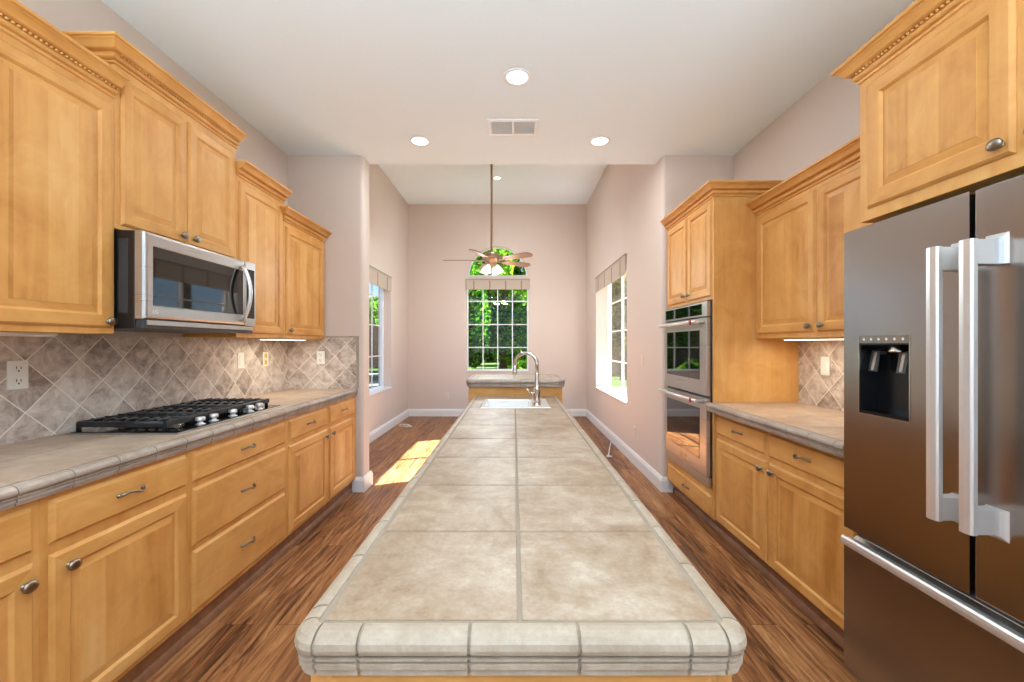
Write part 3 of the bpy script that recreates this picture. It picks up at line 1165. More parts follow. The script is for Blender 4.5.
# ------------------------------------------------------------------ sink and faucet
c = thing('kitchen_sink', 'white enamel sink set into the far end of the island', 'sink', (0.01, 2.81, 0.74))
mb = MB('sink_enamel')
x0, x1, y0, y1 = SK[0]+0.003, SK[1]-0.003, SK[2]+0.003, SK[3]-0.003
zt, zb = ZC+0.004, 0.75
bx0_, bx1_, by0_, by1_ = x0+0.022, x1-0.125, y0+0.022, y1-0.022


def ring4(mb_, a, b_, m=None):
    A = [mb_.v(*p_) for p_ in a]; B = [mb_.v(*p_) for p_ in b_]
    for k in range(4):
        mb_.face([A[k], A[(k+1) % 4], B[(k+1) % 4], B[k]], m)
    return A, B


def rect(a0, a1, b0, b1, z): return [(a0, b0, z), (a1, b0, z), (a1, b1, z), (a0, b1, z)]


lv = [rect(x0, x1, y0, y1, 0.885), rect(x0, x1, y0, y1, zt-0.004), rect(x0+0.004, x1-0.004, y0+0.004, y1-0.004, zt),
      rect(bx0_, bx1_, by0_, by1_, zt), rect(bx0_+0.006, bx1_-0.006, by0_+0.006, by1_-0.006, zt-0.008),
      rect(bx0_+0.014, bx1_-0.014, by0_+0.014, by1_-0.014, zb+0.02), rect(bx0_+0.03, bx1_-0.03, by0_+0.03, by1_-0.03, zb)]
V = [[mb.v(*p_) for p_ in q] for q in lv]
for A, B in zip(V, V[1:]):
    for k in range(4): mb.face([A[k], A[(k+1) % 4], B[(k+1) % 4], B[k]])
mb.face(V[-1])
lo = [rect(bx0_-0.004, bx1_+0.004, by0_-0.004, by1_+0.004, 0.885), rect(bx0_-0.004, bx1_+0.004, by0_-0.004, by1_+0.004, zb-0.012)]
W = [[mb.v(*p_) for p_ in q] for q in lo]
for k in range(4):
    mb.face([V[0][k], V[0][(k+1) % 4], W[0][(k+1) % 4], W[0][k]])
    mb.face([W[0][k], W[0][(k+1) % 4], W[1][(k+1) % 4], W[1][k]])
mb.face(W[1])
mb.build('basin', c)
mb = MB('chrome'); mb.lathe(((bx0_+bx1_)/2, 2.81, zb+0.0005), [(0.04, 0), (0.04, 0.003), (0.03, 0.004), (0, 0.002)], m='chrome'); mb.build('drain', c)

FX, FY = 0.150, 2.69
c = thing('kitchen_faucet', 'gooseneck pull-down faucet standing on the white sink deck', 'faucet', (FX, FY, zt))
mb = MB('chrome')
mb.lathe((FX, FY, zt), [(0.027, 0), (0.027, 0.006), (0.0235, 0.010), (0.0225, 0.03), (0.0235, 0.032), (0.0225, 0.036), (0.0225, 0.10), (0.0235, 0.103), (0.022, 0.112), (0.018, 0.12), (0.0155, 0.14), (0.0135, 0.20), (0.0125, 0.22)], m='chrome', seg=22)
mb.build('faucet_body', c)
mb = MB('chrome')
pts = [(FX, FY, zt+0.215), (FX, FY, zt+0.27)]
R_ = 0.071
for k in range(1, 15):
    a = PI*k/14*1.02
    pts.append((FX-R_*(1-math.cos(a)), FY+0.05*(1-math.cos(a))*0.5, zt+0.27+R_*math.sin(a)))
mb.tube(pts, 0.0122, 'chrome', 14)
mb.build('spout', c)
mb = MB('chrome', 'black_plastic')
q = Vector(pts[-1]); dv = (q-Vector(pts[-2])).normalized()
mb.tube([tuple(q-dv*0.004), tuple(q+dv*0.02), tuple(q+dv*0.05), tuple(q+dv*0.064)], [0.0128, 0.0135, 0.0165, 0.0165], 'chrome', 14)
mb.tube([tuple(q+dv*0.064), tuple(q+dv*0.067)], [0.0125, 0.0125], 'black_plastic', 14)
mb.build('spray_head', c)
mb = MB('chrome')
mb.tube([(FX-0.02, FY-0.004, zt+0.075), (FX-0.036, FY-0.008, zt+0.080)], [0.0125, 0.0125], 'chrome', 12)
mb.tube([(FX-0.036, FY-0.008, zt+0.08), (FX-0.055, FY-0.012, zt+0.096), (FX-0.070, FY-0.015, zt+0.115)], [0.008, 0.0065, 0.006], 'chrome', 10)
mb.build('handle', c)

# ------------------------------------------------------------------ cooktop
c = thing('gas_cooktop', 'gas cooktop with black grates set in the left countertop', 'cooktop', (-1.745, 2.26, ZC))
cy0, cy1, cx0, cx1 = 1.838, 2.680, -2.005, -1.500
mb = MB('stainless', 'black_gloss')
mb.box(cx0, cx1, cy0, cy1, ZC+0.0005, ZC+0.006, 'stainless', 0.002)
mb.box(cx0+0.012, cx1-0.012, cy0+0.012, cy1-0.012, ZC+0.006, ZC+0.010, 'black_gloss', 0.001)
mb.build('top_plate', c)
zg = ZC+0.010
for (bx_, by_, r_b) in ((-1.88, 2.02, 0.045), (-1.67, 2.02, 0.035), (-1.80, 2.265, 0.055), (-1.88, 2.51, 0.04), (-1.67, 2.51, 0.045)):
    mb = MB('nickel', 'black_iron')
    mb.lathe((bx_, by_, zg), [(r_b*1.35, 0), (r_b*1.3, 0.006), (r_b, 0.008), (r_b, 0.014)], m='nickel', seg=20)
    mb.lathe((bx_, by_, zg+0.014), [(r_b*1.0, 0), (r_b*1.0, 0.005), (r_b*0.8, 0.008), (0, 0.009)], m='black_iron', seg=20)
    mb.build('burner', c)
for k in range(3):
    g0 = cy0+0.024+k*0.262; g1 = g0+0.259
    mb = MB('black_iron')
    ga, gb = cx0+0.03, cx1-0.085
    zt_ = zg+0.042
    h = 0.0075

    def bar(p0, p1, w=0.0065, drop=0.0):
        p0, p1 = Vector(p0), Vector(p1)
        mb.tube([tuple(p0), tuple(p0.lerp(p1, 0.5)), tuple(p1)], [w, w, w], 'black_iron', 6)
    for yy_ in (g0+0.006, g1-0.006):
        bar((ga, yy_, zt_-0.006), (gb, yy_, zt_-0.006), 0.009)
    for xx_ in (ga, gb):
        bar((xx_, g0+0.006, zt_-0.006), (xx_, g1-0.006, zt_-0.006), 0.009)
    for f_ in (0.25, 0.5, 0.75):
        yy_ = g0+(g1-g0)*f_
        bar((ga, yy_, zt_), (gb, yy_, zt_), 0.0065)
    for f_ in (0.13, 0.26, 0.39, 0.52, 0.65, 0.78, 0.91):
        xx_ = ga+(gb-ga)*f_
        mb.tube([(xx_, g0+0.006, zt_-0.004), (xx_, g0+0.03, zt_+0.006), (xx_, g0+0.07, zt_+0.007), (xx_, g0+0.085, zt_-0.004)], 0.0058, 'black_iron', 6)
        mb.tube([(xx_, g1-0.006, zt_-0.004), (xx_, g1-0.03, zt_+0.006), (xx_, g1-0.07, zt_+0.007), (xx_, g1-0.085, zt_-0.004)], 0.0058, 'black_iron', 6)
    for yy_ in (g0, g1-0.012):
        mb.box(ga-0.006, gb, yy_, yy_+0.012, zt_-0.024, zt_-0.006, 'black_iron', 0.002)
    # front skirt and feet
    mb.box(gb-0.004, gb+0.016, g0, g1, zt_-0.022, zt_+0.004, 'black_iron', 0.003)
    for xx_ in (ga, gb):
        for yy_ in (g0+0.008, g1-0.008):
            mb.tube([(xx_, yy_, zg), (xx_, yy_, zt_)], [0.010, 0.008], 'black_iron', 8)
    mb.build('grate', c)
for ky in (2.03, 2.12, 2.265, 2.41, 2.50):
    mb = MB('handle_steel')
    kx = -1.545
    mb.lathe((kx, ky, zg), [(0.021, 0), (0.021, 0.003), (0.012, 0.005), (0.012, 0.016), (0.0195, 0.018), (0.0205, 0.021), (0.0195, 0.034), (0.017, 0.036), (0, 0.037)], m='handle_steel', seg=20)
    mb.build('knob', c)

# ------------------------------------------------------------------ microwave
def text_mesh(body, size, depth, mat, xf, name, parent):
    cu = bpy.data.curves.new('lettering', 'FONT')
    cu.body = body
    cu.size = size
    cu.extrude = depth
    cu.align_x = 'CENTER'; cu.align_y = 'CENTER'
    tmp = bpy.data.objects.new('lettering_tmp', cu)
    COL.objects.link(tmp)
    dg = bpy.context.evaluated_depsgraph_get()
    me = bpy.data.meshes.new_from_object(tmp.evaluated_get(dg))
    bpy.data.objects.remove(tmp)
    bpy.data.curves.remove(cu)
    off = Vector((0, 0, 0))
    p_ = parent
    while p_ is not None:
        off += Vector(p_.location); p_ = p_.parent
    me.transform(Matrix.Translation(-off) @ xf)
    me.materials.clear(); me.materials.append(M[mat])
    o_ = bpy.data.objects.new(name, me)
    COL.objects.link(o_)
    o_.parent = parent
    return o_


c = thing('microwave', 'stainless over-the-range microwave under the tall left wall cabinet', 'microwave', (-1.8, 2.15, 1.40))
my0, my1, mz0, mz1 = 1.772, 2.532, 1.443, 1.826
MF = 1.588
mb = MB('black_plastic'); mb.box(-2.04, -1.632, my0, my1, 1.402, mz1, 'black_plastic', 0.004)
mb.box(-1.70, -1.66, my0-0.0015, my0+0.001, 1.47, 1.79, 'charcoal')
for k in range(9):
    mb.box(-1.98+k*0.022, -1.972+k*0.022, my0-0.001, my0+0.002, 1.73, 1.80, 'charcoal')
mb.build('microwave_body', c)
# door: stainless ring around the dark window
yd = 2.432
mb = MB('stainless')


def mwring(mb_, rings, m):
    Vr = [[mb_.v(-d_, u, h) for (u, h) in ((a, z_), (b_, z_), (b_, zz), (a, zz))] for (d_, a, b_, z_, zz) in rings]
    for A, B in zip(Vr, Vr[1:]):
        for k in range(4): mb_.face([A[k], A[(k+1) % 4], B[(k+1) % 4], B[k]], m)
    return Vr


Vr = mwring(mb, [(1.631, my0, yd, mz0, mz1), (1.602, my0+0.002, yd, mz0+0.001, mz1-0.001), (MF+0.004, my0+0.008, yd-0.002, mz0+0.006, mz1-0.006), (MF, my0+0.016, yd-0.006, mz0+0.014, mz1-0.014),
                 (MF, my0+0.040, yd-0.012, mz0+0.060, mz1-0.058), (MF+0.003, my0+0.043, yd-0.015, mz0+0.063, mz1-0.061)], 'stainless')
mb.face(Vr[0][::-1]); mb.face(Vr[-1], 'stainless')
dr = mb.build('door', c)
mb = MB('oven_glass'); mb.box(-(MF+0.003), -(MF+0.0005), my0+0.0435, yd-0.0155, mz0+0.0635, mz1-0.0615, 'oven_glass'); mb.build('window', dr)
mb = MB('handle_steel')
pts = []
for k in range(15):
    f_ = k/14
    pts.append((-(MF-0.010-0.045*math.sin(PI*f_)**0.8), yd-0.034+0.0*f_, mz0+0.03+0.315*f_))
mb.tube(pts, [0.013]*15, 'handle_steel', 10, flat=0.75)
mb.tube([(-(MF+0.002), yd-0.034, mz0+0.036), (-(MF-0.014), yd-0.034, mz0+0.034)], 0.011, 'handle_steel', 10)
mb.tube([(-(MF+0.002), yd-0.034, mz0+0.338), (-(MF-0.014), yd-0.034, mz0+0.340)], 0.011, 'handle_steel', 10)
mb.build('handle', dr)
mb = MB('stainless'); mb.box(-1.631, -MF, yd+0.003, my1, mz0, mz1, 'stainless', 0.004); cp = mb.build('control_panel', c)
mb = MB('black_gloss', 'icon_glow'); mb.box(-(MF+0.001), -(MF-0.0012), yd+0.014, my1-0.014, mz0+0.045, mz1-0.045, 'black_gloss', 0.0005)
for i in range(3):
    for j in range(7):
        yk = yd+0.028+i*0.017; zk = mz0+0.075+j*0.024
        mb.box(-(MF-0.0012), -(MF-0.0016), yk-0.0035, yk+0.0035, zk-0.003, zk+0.003, 'charcoal')
mb.build('keypad', cp)
mb = MB('charcoal'); mb.box(-2.03, -1.60, my0+0.006, my1-0.006, 1.400, 1.4425, 'charcoal', 0.006)
mb.box(-1.60, -1.592, my0+0.02, my1-0.02, 1.418, 1.440, 'stainless', 0.002); mb.build('vent_grille', c)
xf = Matrix(((0, 0, 1, -(MF-0.0006)), (1, 0, 0, my0+0.052), (0, 1, 0, mz0+0.034), (0, 0, 0, 1)))
text_mesh('LG', 0.024, 0.0005, 'white_plastic', xf, 'logo', dr)

# ------------------------------------------------------------------ double wall oven
OF = 1.352
oy0, oy1 = TY+0.035, YR-0.045
c = thing('double_wall_oven', 'stainless double wall oven built into the right maple tower', 'oven', (1.6, 3.29, 0.33))
mb = MB('black_plastic'); mb.box(1.380, 1.90, TY+0.024, YR-0.028, 0.335, 1.640, 'black_plastic', 0.003); mb.build('oven_body', c)


def steel_slab(mb_, d, y0, y1, z0, z1, m='stainless', th=0.03):
    mb_.box(d, d+th, y0, y1, z0, z1, m, 0.003)


mb = MB('stainless', 'black_gloss'); steel_slab(mb, OF, oy0, oy1, 1.532, 1.638); cp = mb.build('control_panel', c)
mb = MB('oven_glass'); mb.box(OF-0.002, OF+0.002, oy0+0.07, oy1-0.02, 1.545, 1.625, 'oven_glass', 0.0008); mb.build('display', cp)
for (z0, z1, zh, wz0, wz1) in ((0.968, 1.522, 1.492, 1.075, 1.435), (0.400, 0.950, 0.926, 0.500, 0.868)):
    mb = MB('stainless')
    steel_slab(mb, OF, oy0, oy1, z0, z1)
    dr = mb.build('oven_door', c)
    mb = MB('oven_glass', 'black_gloss')
    mb.box(OF-0.002, OF+0.002, oy0+0.105, oy1-0.05, wz0, wz1, 'oven_glass', 0.0008)
    mb.build('window', dr)
    mb = MB('handle_steel', 'medallion_red')
    hx = 1.298
    mb.tube([(hx, oy0+0.04, zh), (hx, oy1-0.005, zh)], 0.0125, 'handle_steel', 14)
    for yy_ in (oy0+0.055, oy1-0.06):
        mb.tube([(OF+0.002, yy_, zh-0.004), (OF-0.03, yy_, zh), (hx, yy_, zh)], [0.013, 0.011, 0.0115], 'handle_steel', 10)
    mb.build('handle', dr)
    mb = MB('medallion_red', 'nickel')
    mb.lathe((hx-0.010, oy0+0.115, zh), [(0.019, 0), (0.019, 0.004), (0.014, 0.0055), (0, 0.006)], (-1, 0, 0), 'medallion_red', 16)
    o = mb.build('medallion', dr); o['label'] = 'red round medallion'
    if z0 < 0.9:
        mb = MB('nickel'); mb.box(OF-0.0015, OF+0.001, oy0+0.33, oy0+0.46, 0.432, 0.468, 'nickel', 0.0005); mb.build('badge', dr)
mb = MB('stainless'); mb.box(1.362, 1.382, TY+0.022, YR-0.03, 0.330, 0.392, 'stainless', 0.002); mb.build('lower_trim', c)

# ------------------------------------------------------------------ refrigerator
c = thing('refrigerator', 'stainless french-door refrigerator with a dispenser and long handles', 'refrigerator', (1.65, 1.18, 0))
FF = 1.312
fy0, fy1 = 0.725, 1.638
fg = 1.181
mb = MB('charcoal'); mb.box(1.385, 1.975, fy0+0.006, fy1-0.006, 0.03, 1.765, 'charcoal', 0.004)
for (xx_, yy_) in ((1.44, 0.8), (1.44, 1.57), (1.9, 0.8), (1.9, 1.57)):
    mb.lathe((xx_, yy_, 0.0), [(0.02, 0), (0.02, 0.03)], m='charcoal', seg=10)
mb.build('fridge_body', c)
mb = MB('black_plastic'); mb.box(1.36, 1.386, fy0+0.01, fy1-0.01, 0.58, 0.66, 'black_plastic'); mb.build('seal', c)
mb = MB('black_plastic'); mb.box(1.40, 1.42, fy0+0.01, fy1-0.01, 0.0, 0.05, 'black_plastic'); mb.build('kick_plate', c)
# near (right-hand) door
mb = MB('stainless_door'); mb.box(FF, 1.383, fy0, fg-0.006, 0.612, 1.775, 'stainless_door', 0.006); near_door = mb.build('door', c)
# far door, with the dispenser opening
mb = MB('stainless_door')
dy0, dy1, dz0, dz1 = 1.366, 1.566, 1.075, 1.362
fa0, fa1 = fg+0.006, fy1
mb.box(FF, 1.383, fa0, dy0, 0.612, 1.775, 'stainless_door')
mb.box(FF, 1.383, dy1, fa1, 0.612, 1.775, 'stainless_door')
mb.box(FF, 1.383, dy0, dy1, 0.612, dz0, 'stainless_door')
mb.box(FF, 1.383, dy0, dy1, dz1, 1.775, 'stainless_door')
bmesh.ops.remove_doubles(mb.bm, verts=mb.bm.verts[:], dist=1e-5)
far_door = mb.build('door', c)
mb = MB('cavity')
mb.box(1.378, 1.3835, dy0, dy1, dz0, dz1, 'cavity')
mb.box(FF+0.004, 1.378, dy0-0.0, dy0+0.004, dz0, dz1, 'cavity'); mb.box(FF+0.004, 1.378, dy1-0.004, dy1, dz0, dz1, 'cavity')
mb.box(FF+0.004, 1.378, dy0+0.004, dy1-0.004, dz0, dz0+0.012, 'black_gloss'); mb.box(FF+0.004, 1.378, dy0+0.004, dy1-0.004, dz1-0.03, dz1, 'cavity')
dsp = mb.build('water_dispenser', far_door)
mb = MB('nickel')
for (a0_, a1_, h0_, h1_) in ((dy0-0.003, dy0+0.001, dz0-0.003, dz1+0.003), (dy1-0.001, dy1+0.003, dz0-0.003, dz1+0.003), (dy0, dy1, dz0-0.003, dz0+0.001)):
    mb.box(FF-0.0015, FF+0.003, a0_, a1_, h0_, h1_, 'nickel')
mb.box(FF-0.0015, FF+0.004, dy0, dy1, dz1-0.024, dz1+0.003, 'dark_nickel')
for k in range(6):
    yk = dy0+0.022+k*0.031
    mb.lathe((FF-0.0015, yk, dz1-0.010), [(0.0042, 0), (0.0042, 0.0006)], (-1, 0, 0), 'icon_glow', 10)
mb.build('control_strip', far_door)
mb = MB('nickel', 'chrome')
mb.lathe((1.345, 1.44, dz1-0.056), [(0.026, 0.027), (0.026, 0.008), (0.029, 0.006), (0.029, 0.0)], m='nickel', seg=18)
mb.build('nozzle', far_door)
for yk in (1.420, 1.532):
    mb = MB('charcoal', 'nickel')
    mb.prism([(1.346, dz1-0.052), (1.349, dz1-0.052), (1.338, dz1-0.128), (1.332, dz1-0.128)], yk-0.017, yk+0.017, 'charcoal', axis='y')
    mb.prism([(1.3445, dz1-0.058), (1.3455, dz1-0.058), (1.3325, dz1-0.124), (1.3315, dz1-0.124)], yk-0.006, yk+0.006, 'nickel', axis='y')
    mb.box(1.345, 1.379, yk-0.008, yk+0.008, dz1-0.066, dz1-0.054, 'charcoal')
    mb.build('paddle', far_door)


def fridge_handle(yc, parent):
    mb_ = MB('handle_steel')
    w = 0.0185
    z0, z1 = 0.822, 1.618
    # bar with a slightly rounded face
    sec = [(1.222, -w*0.75), (1.219, 0), (1.222, w*0.75), (1.227, w), (1.240, w*0.9), (1.240, -w*0.9), (1.227, -w)]
    mb_.prism([(px_, yc+py_) for px_, py_ in sec], z0, z1, 'handle_steel')
    for (za, zb_, flip) in ((z1-0.068, z1-0.002, 1), (z0+0.002, z0+0.068, -1)):
        n_ = 8
        prev = None
        for k in range(n_+1):
            f_ = k/n_
            xx = 1.236 + (FF+0.002-1.236)*f_
            e_ = 0.02*max(0, (f_-0.6)/0.4)**2
            if flip > 0: a_, b_ = za, zb_ + e_
            else: a_, b_ = za - e_, zb_
            cur = [mb_.v(xx, yc-w*0.9-e_*0.6, a_), mb_.v(xx, yc+w*0.9+e_*0.6, a_), mb_.v(xx, yc+w*0.9+e_*0.6, b_), mb_.v(xx, yc-w*0.9-e_*0.6, b_)]
            if prev:
                for q_ in range(4):
                    mb_.face([prev[q_], prev[(q_+1) % 4], cur[(q_+1) % 4], cur[q_]], 'handle_steel')
            else:
                mb_.face(cur[::-1], 'handle_steel')
            prev = cur
        mb_.face(prev, 'handle_steel')
    return mb_.build('handle', parent)


fridge_handle(1.208, far_door)
fridge_handle(1.118, near_door)
# freezer drawer, its top edge swept out into a long grip
mb = MB('stainless_door')
prof = [(1.383, 0.055), (FF, 0.055), (FF, 0.535), (FF-0.004, 0.556), (FF+0.004, 0.560), (FF+0.035, 0.562), (FF+0.05, 0.575), (FF+0.056, 0.600), (1.383, 0.600)]
mb.prism(prof, fy0, fy1, 'stainless_door', axis='y')
dr = mb.build('freezer_drawer', c)
mb = MB('handle_steel')
sec = [(1.303, 0.545), (1.299, 0.552), (1.298, 0.562), (1.300, 0.572), (1.305, 0.578), (1.311, 0.578), (1.320, 0.572), (FF+0.03, 0.5675), (FF+0.03, 0.557), (1.316, 0.546)]
mb.prism(sec, fy0, fy1, 'handle_steel', axis='y')
mb.build('handle', dr)

# ------------------------------------------------------------------ ceiling fixtures
def can_light(x, y, z, label, power, r=0.088):
    root_ = thing('recessed_light', label, 'ceiling light', (x, y, z), 'recessed ceiling lights')
    mb_ = MB('white_trim')
    mb_.lathe((x, y, z), [(r, -0.0005), (r, -0.006), (r*0.93, -0.009), (r*0.78, -0.006), (r*0.76, -0.0005)], m='white_trim', seg=32)
    mb_.build('trim_ring', root_)
    mb_ = MB('lamp_lens')
    mb_.lathe((x, y, z), [(r*0.76, -0.0012), (r*0.72, -0.005), (0, -0.0065)], m='lamp_lens', seg=32)
    mb_.build('lens', root_)
    if power:
        l_ = area('recessed_lamp', (x, y, z-0.02), (0, 0, -1), r*1.5, r*1.5, power, (0.87, 0.95, 1.0), 'DISK')


can_light(0.02, 2.63, ZK, 'recessed ceiling light nearest the camera, above the island', 6.5)
can_light(-0.79, 3.46, ZK, 'recessed ceiling light left of the air vent', 6.5)
can_light(0.72, 3.46, ZK, 'recessed ceiling light right of the air vent', 6.5)
can_light(-0.26, 6.41, ZD, 'small recessed light in the high dining ceiling behind the fan rod', 9, 0.07)
can_light(-0.79, 0.55, ZK, 'unseen recessed light added over the left walkway for fill', 3.0)  # this can and the next are added out of view as fill
can_light(0.72, 0.55, ZK, 'unseen recessed light added over the right walkway for fill', 3.0)

c = thing('air_vent', 'white rectangular air vent in the kitchen ceiling', 'air vent', (0, 3.235, ZK))
mb = MB('vent_white')
vx0, vx1, vy0, vy1 = -0.205, 0.190, 3.115, 3.365
mb.box(vx0, vx1, vy0, vy0+0.03, ZK-0.012, ZK-0.0005, 'vent_white', 0.003)
mb.box(vx0, vx1, vy1-0.03, vy1, ZK-0.012, ZK-0.0005, 'vent_white', 0.003)
mb.box(vx0, vx0+0.03, vy0+0.03, vy1-0.03, ZK-0.012, ZK-0.0005, 'vent_white', 0.003)
mb.box(vx1-0.03, vx1, vy0+0.03, vy1-0.03, ZK-0.012, ZK-0.0005, 'vent_white', 0.003)
mb.box(-0.0145, 0.0005, vy0+0.03, vy1-0.03, ZK-0.011, ZK-0.0005, 'vent_white')
mb.build('vent_frame', c)
mb = MB('vent_white', 'vent_shadow')
mb.box(vx0+0.03, vx1-0.03, vy0+0.03, vy1-0.03, ZK-0.0015, ZK-0.0003, 'vent_shadow')
for k in range(12):
    yk = vy0+0.038+k*0.0152
    mb.prism([(yk+0.007, ZK-0.002), (yk+0.009, ZK-0.002), (yk+0.002, ZK-0.010), (yk, ZK-0.010)], vx0+0.03, vx1-0.03, 'vent_slat', axis='x')
mb.build('louvre', c)

# ------------------------------------------------------------------ ceiling fan
FX_, FY_ = -0.315, 5.77
zfan = 2.49
c = thing('ceiling_fan', 'ceiling fan with five wooden blades on a long rod', 'ceiling fan', (FX_, FY_, zfan))
mb = MB('fan_metal'); mb.tube([(FX_, FY_, zfan+0.10), (FX_, FY_, ZD-0.05)], 0.0155, 'fan_metal', 12); mb.build('downrod', c)
mb = MB('fan_metal'); mb.lathe((FX_, FY_, ZD), [(0.07, -0.0005), (0.068, -0.03), (0.045, -0.06), (0.018, -0.075)], m='fan_metal', seg=24); mb.build('canopy', c)
mb = MB('fan_metal')
mb.lathe((FX_, FY_, zfan), [(0.02, 0.155), (0.03, 0.145), (0.04, 0.125), (0.095, 0.11), (0.125, 0.085), (0.13, 0.05), (0.128, 0.03), (0.105, 0.005), (0.09, -0.01), (0.06, -0.03), (0.058, -0.05), (0.045, -0.06), (0.02, -0.066), (0, -0.066)], m='fan_metal', seg=28)
mb.build('motor_housing', c)
for k in range(5):
    th = math.radians(180 + 72*k)
    ax = Vector((math.cos(th), math.sin(th), 0)); tg = Vector((-math.sin(th), math.cos(th), 0))
    pit = math.radians(13)
    side_v = tg*math.cos(pit) - Vector((0, 0, 1))*math.sin(pit)
    nrm = ax.cross(side_v)
    org = Vector((FX_, FY_, zfan+0.018))
    mb = MB('fan_blade_wood')
    outl = [(0.20, -0.055), (0.24, -0.062), (0.45, -0.068), (0.61, -0.073), (0.635, -0.068), (0.676, -0.028), (0.678, 0), (0.676, 0.028), (0.635, 0.068), (0.61, 0.073), (0.45, 0.068), (0.24, 0.062), (0.20, 0.055)]
    T = [mb.v(*(org+ax*a+side_v*b_+nrm*0.004)) for a, b_ in outl]
    B = [mb.v(*(org+ax*a+side_v*b_-nrm*0.004)) for a, b_ in outl]
    mb.face(T); mb.face(B[::-1])
    for i in range(len(outl)):
        j = (i+1) % len(outl)
        mb.face([T[i], B[i], B[j], T[j]])
    bl = mb.build('blade', c)
    mb = MB('fan_metal')
    mb.tube([tuple(org+ax*0.10-Vector((0, 0, 0.004))), tuple(org+ax*0.16-Vector((0, 0, 0.012))), tuple(org+ax*0.215-nrm*0.007)], [0.012, 0.010, 0.012], 'fan_metal', 8)
    for q_ in (-0.03, 0.03):
        mb.tube([tuple(org+ax*0.17-Vector((0, 0, 0.012))), tuple(org+ax*0.23+side_v*q_-nrm*0.008), tuple(org+ax*0.27+side_v*q_-nrm*0.006)], [0.007, 0.008, 0.006], 'fan_metal', 8)
    mb.build('blade_bracket', bl)
for k in range(4):
    th = math.radians(245 + 90*k)
    dx, dy = math.cos(th), math.sin(th)
    mb = MB('fan_metal')
    base_ = Vector((FX_, FY_, zfan-0.045))
    tip = base_+Vector((dx*0.085, dy*0.085, -0.018))
    mb.tube([tuple(base_+Vector((dx*0.03, dy*0.03, 0))), tuple(base_+Vector((dx*0.06, dy*0.06, 0.008))), tuple(tip)], [0.008, 0.008, 0.016], 'fan_metal', 10)
    arm = mb.build('light_arm', c)
    mb = MB('bell_glow')
    axd = Vector((dx*0.45, dy*0.45, -1)).normalized()
    mb.lathe(tuple(tip), [(0.018, -0.004), (0.030, 0.012), (0.043, 0.045), (0.052, 0.085), (0.062, 0.108), (0.058, 0.108), (0.048, 0.085), (0.030, 0.02), (0, 0.01)], tuple(axd), 'bell_glow', 20)
    mb.build('glass_shade', arm)
    pl = bpy.data.lights.new('fan_bulb', 'POINT'); pl.energy = 12.5; pl.color = (0.82, 0.93, 1.0); pl.shadow_soft_size = 0.05
    po = bpy.data.objects.new('fan_bulb', pl); COL.objects.link(po); po.location = tip+axd*0.135

# ------------------------------------------------------------------ outlets and switches
def plate(axis, at, u, z, outward, label, kind, mat='white_plastic', name='wall_outlet', w=0.072, h=0.117, cover='white_plastic'):
    loc = (at, u, z) if axis == 'x' else (u, at, z)
    root_ = thing(name, label, 'switch' if kind == 'switch' else 'outlet', loc, 'wall plates')

    def bx(mb_, u0, u1, h0, h1, d0, d1, m, bev=0):
        if axis == 'x': mb_.box(at+outward*d0, at+outward*d1, u+u0, u+u1, z+h0, z+h1, m, bev)
        else: mb_.box(u+u0, u+u1, at+outward*d0, at+outward*d1, z+h0, z+h1, m, bev)
    mb_ = MB(cover); bx(mb_, -w/2, w/2, -h/2, h/2, 0, 0.005, cover, 0.002); mb_.build('cover_plate', root_)
    if kind == 'switch':
        mb_ = MB(mat); bx(mb_, -0.017, 0.017, -0.034, 0.034, 0.005, 0.008, mat if cover == 'white_plastic' else cover, 0.001); mb_.build('rocker', root_)
    else:
        for s_ in (-1, 1):
            mb_ = MB(mat, 'slot_dark')
            bx(mb_, -0.017, 0.017, s_*0.026-0.019, s_*0.026+0.019, 0.005, 0.0068, mat, 0.001)
            bx(mb_, -0.009, -0.006, s_*0.026-0.002, s_*0.026+0.010, 0.0068, 0.0072, 'slot_dark')
            bx(mb_, 0.006, 0.009, s_*0.026-0.002, s_*0.026+0.008, 0.0068, 0.0072, 'slot_dark')
            bx(mb_, -0.003, 0.003, s_*0.026-0.012, s_*0.026-0.006, 0.0068, 0.0072, 'slot_dark')
            mb_.build('socket', root_)


plate('x', -2.038, 1.69, 1.208, 1, 'white double outlet on the backsplash nearest the camera, left of the cooktop', 'outlet')
plate('x', -2.038, 3.07, 1.212, 1, 'white rocker switch on the left backsplash past the cooktop', 'switch', name='light_switch')
plate('x', -2.038, 3.375, 1.212, 1, 'outlet on the left backsplash with yellow light painted on its sockets', 'outlet', 'yellow_lit_plastic')
plate('y', YR-0.012, -1.743, 1.213, -1, 'white outlet on the tiled left return wall', 'outlet')
plate('x', 1.973, 2.61, 1.195, -1, 'white rocker switch on the right backsplash by the refrigerator', 'switch', name='light_switch')
plate('y', YB, -1.24, 0.373, -1, 'pale outlet low on the back dining wall', 'outlet', 'wall_plate', cover='wall_plate')
plate('x', XDR, 4.58, 0.36, -1, 'wall-coloured outlet low on the right dining wall', 'outlet', 'wall_plate', cover='wall_plate')
plate('x', XDR, 4.30, 1.16, -1, 'wall-coloured rocker switch on the right dining wall', 'switch', 'wall_plate', name='light_switch', cover='wall_plate')


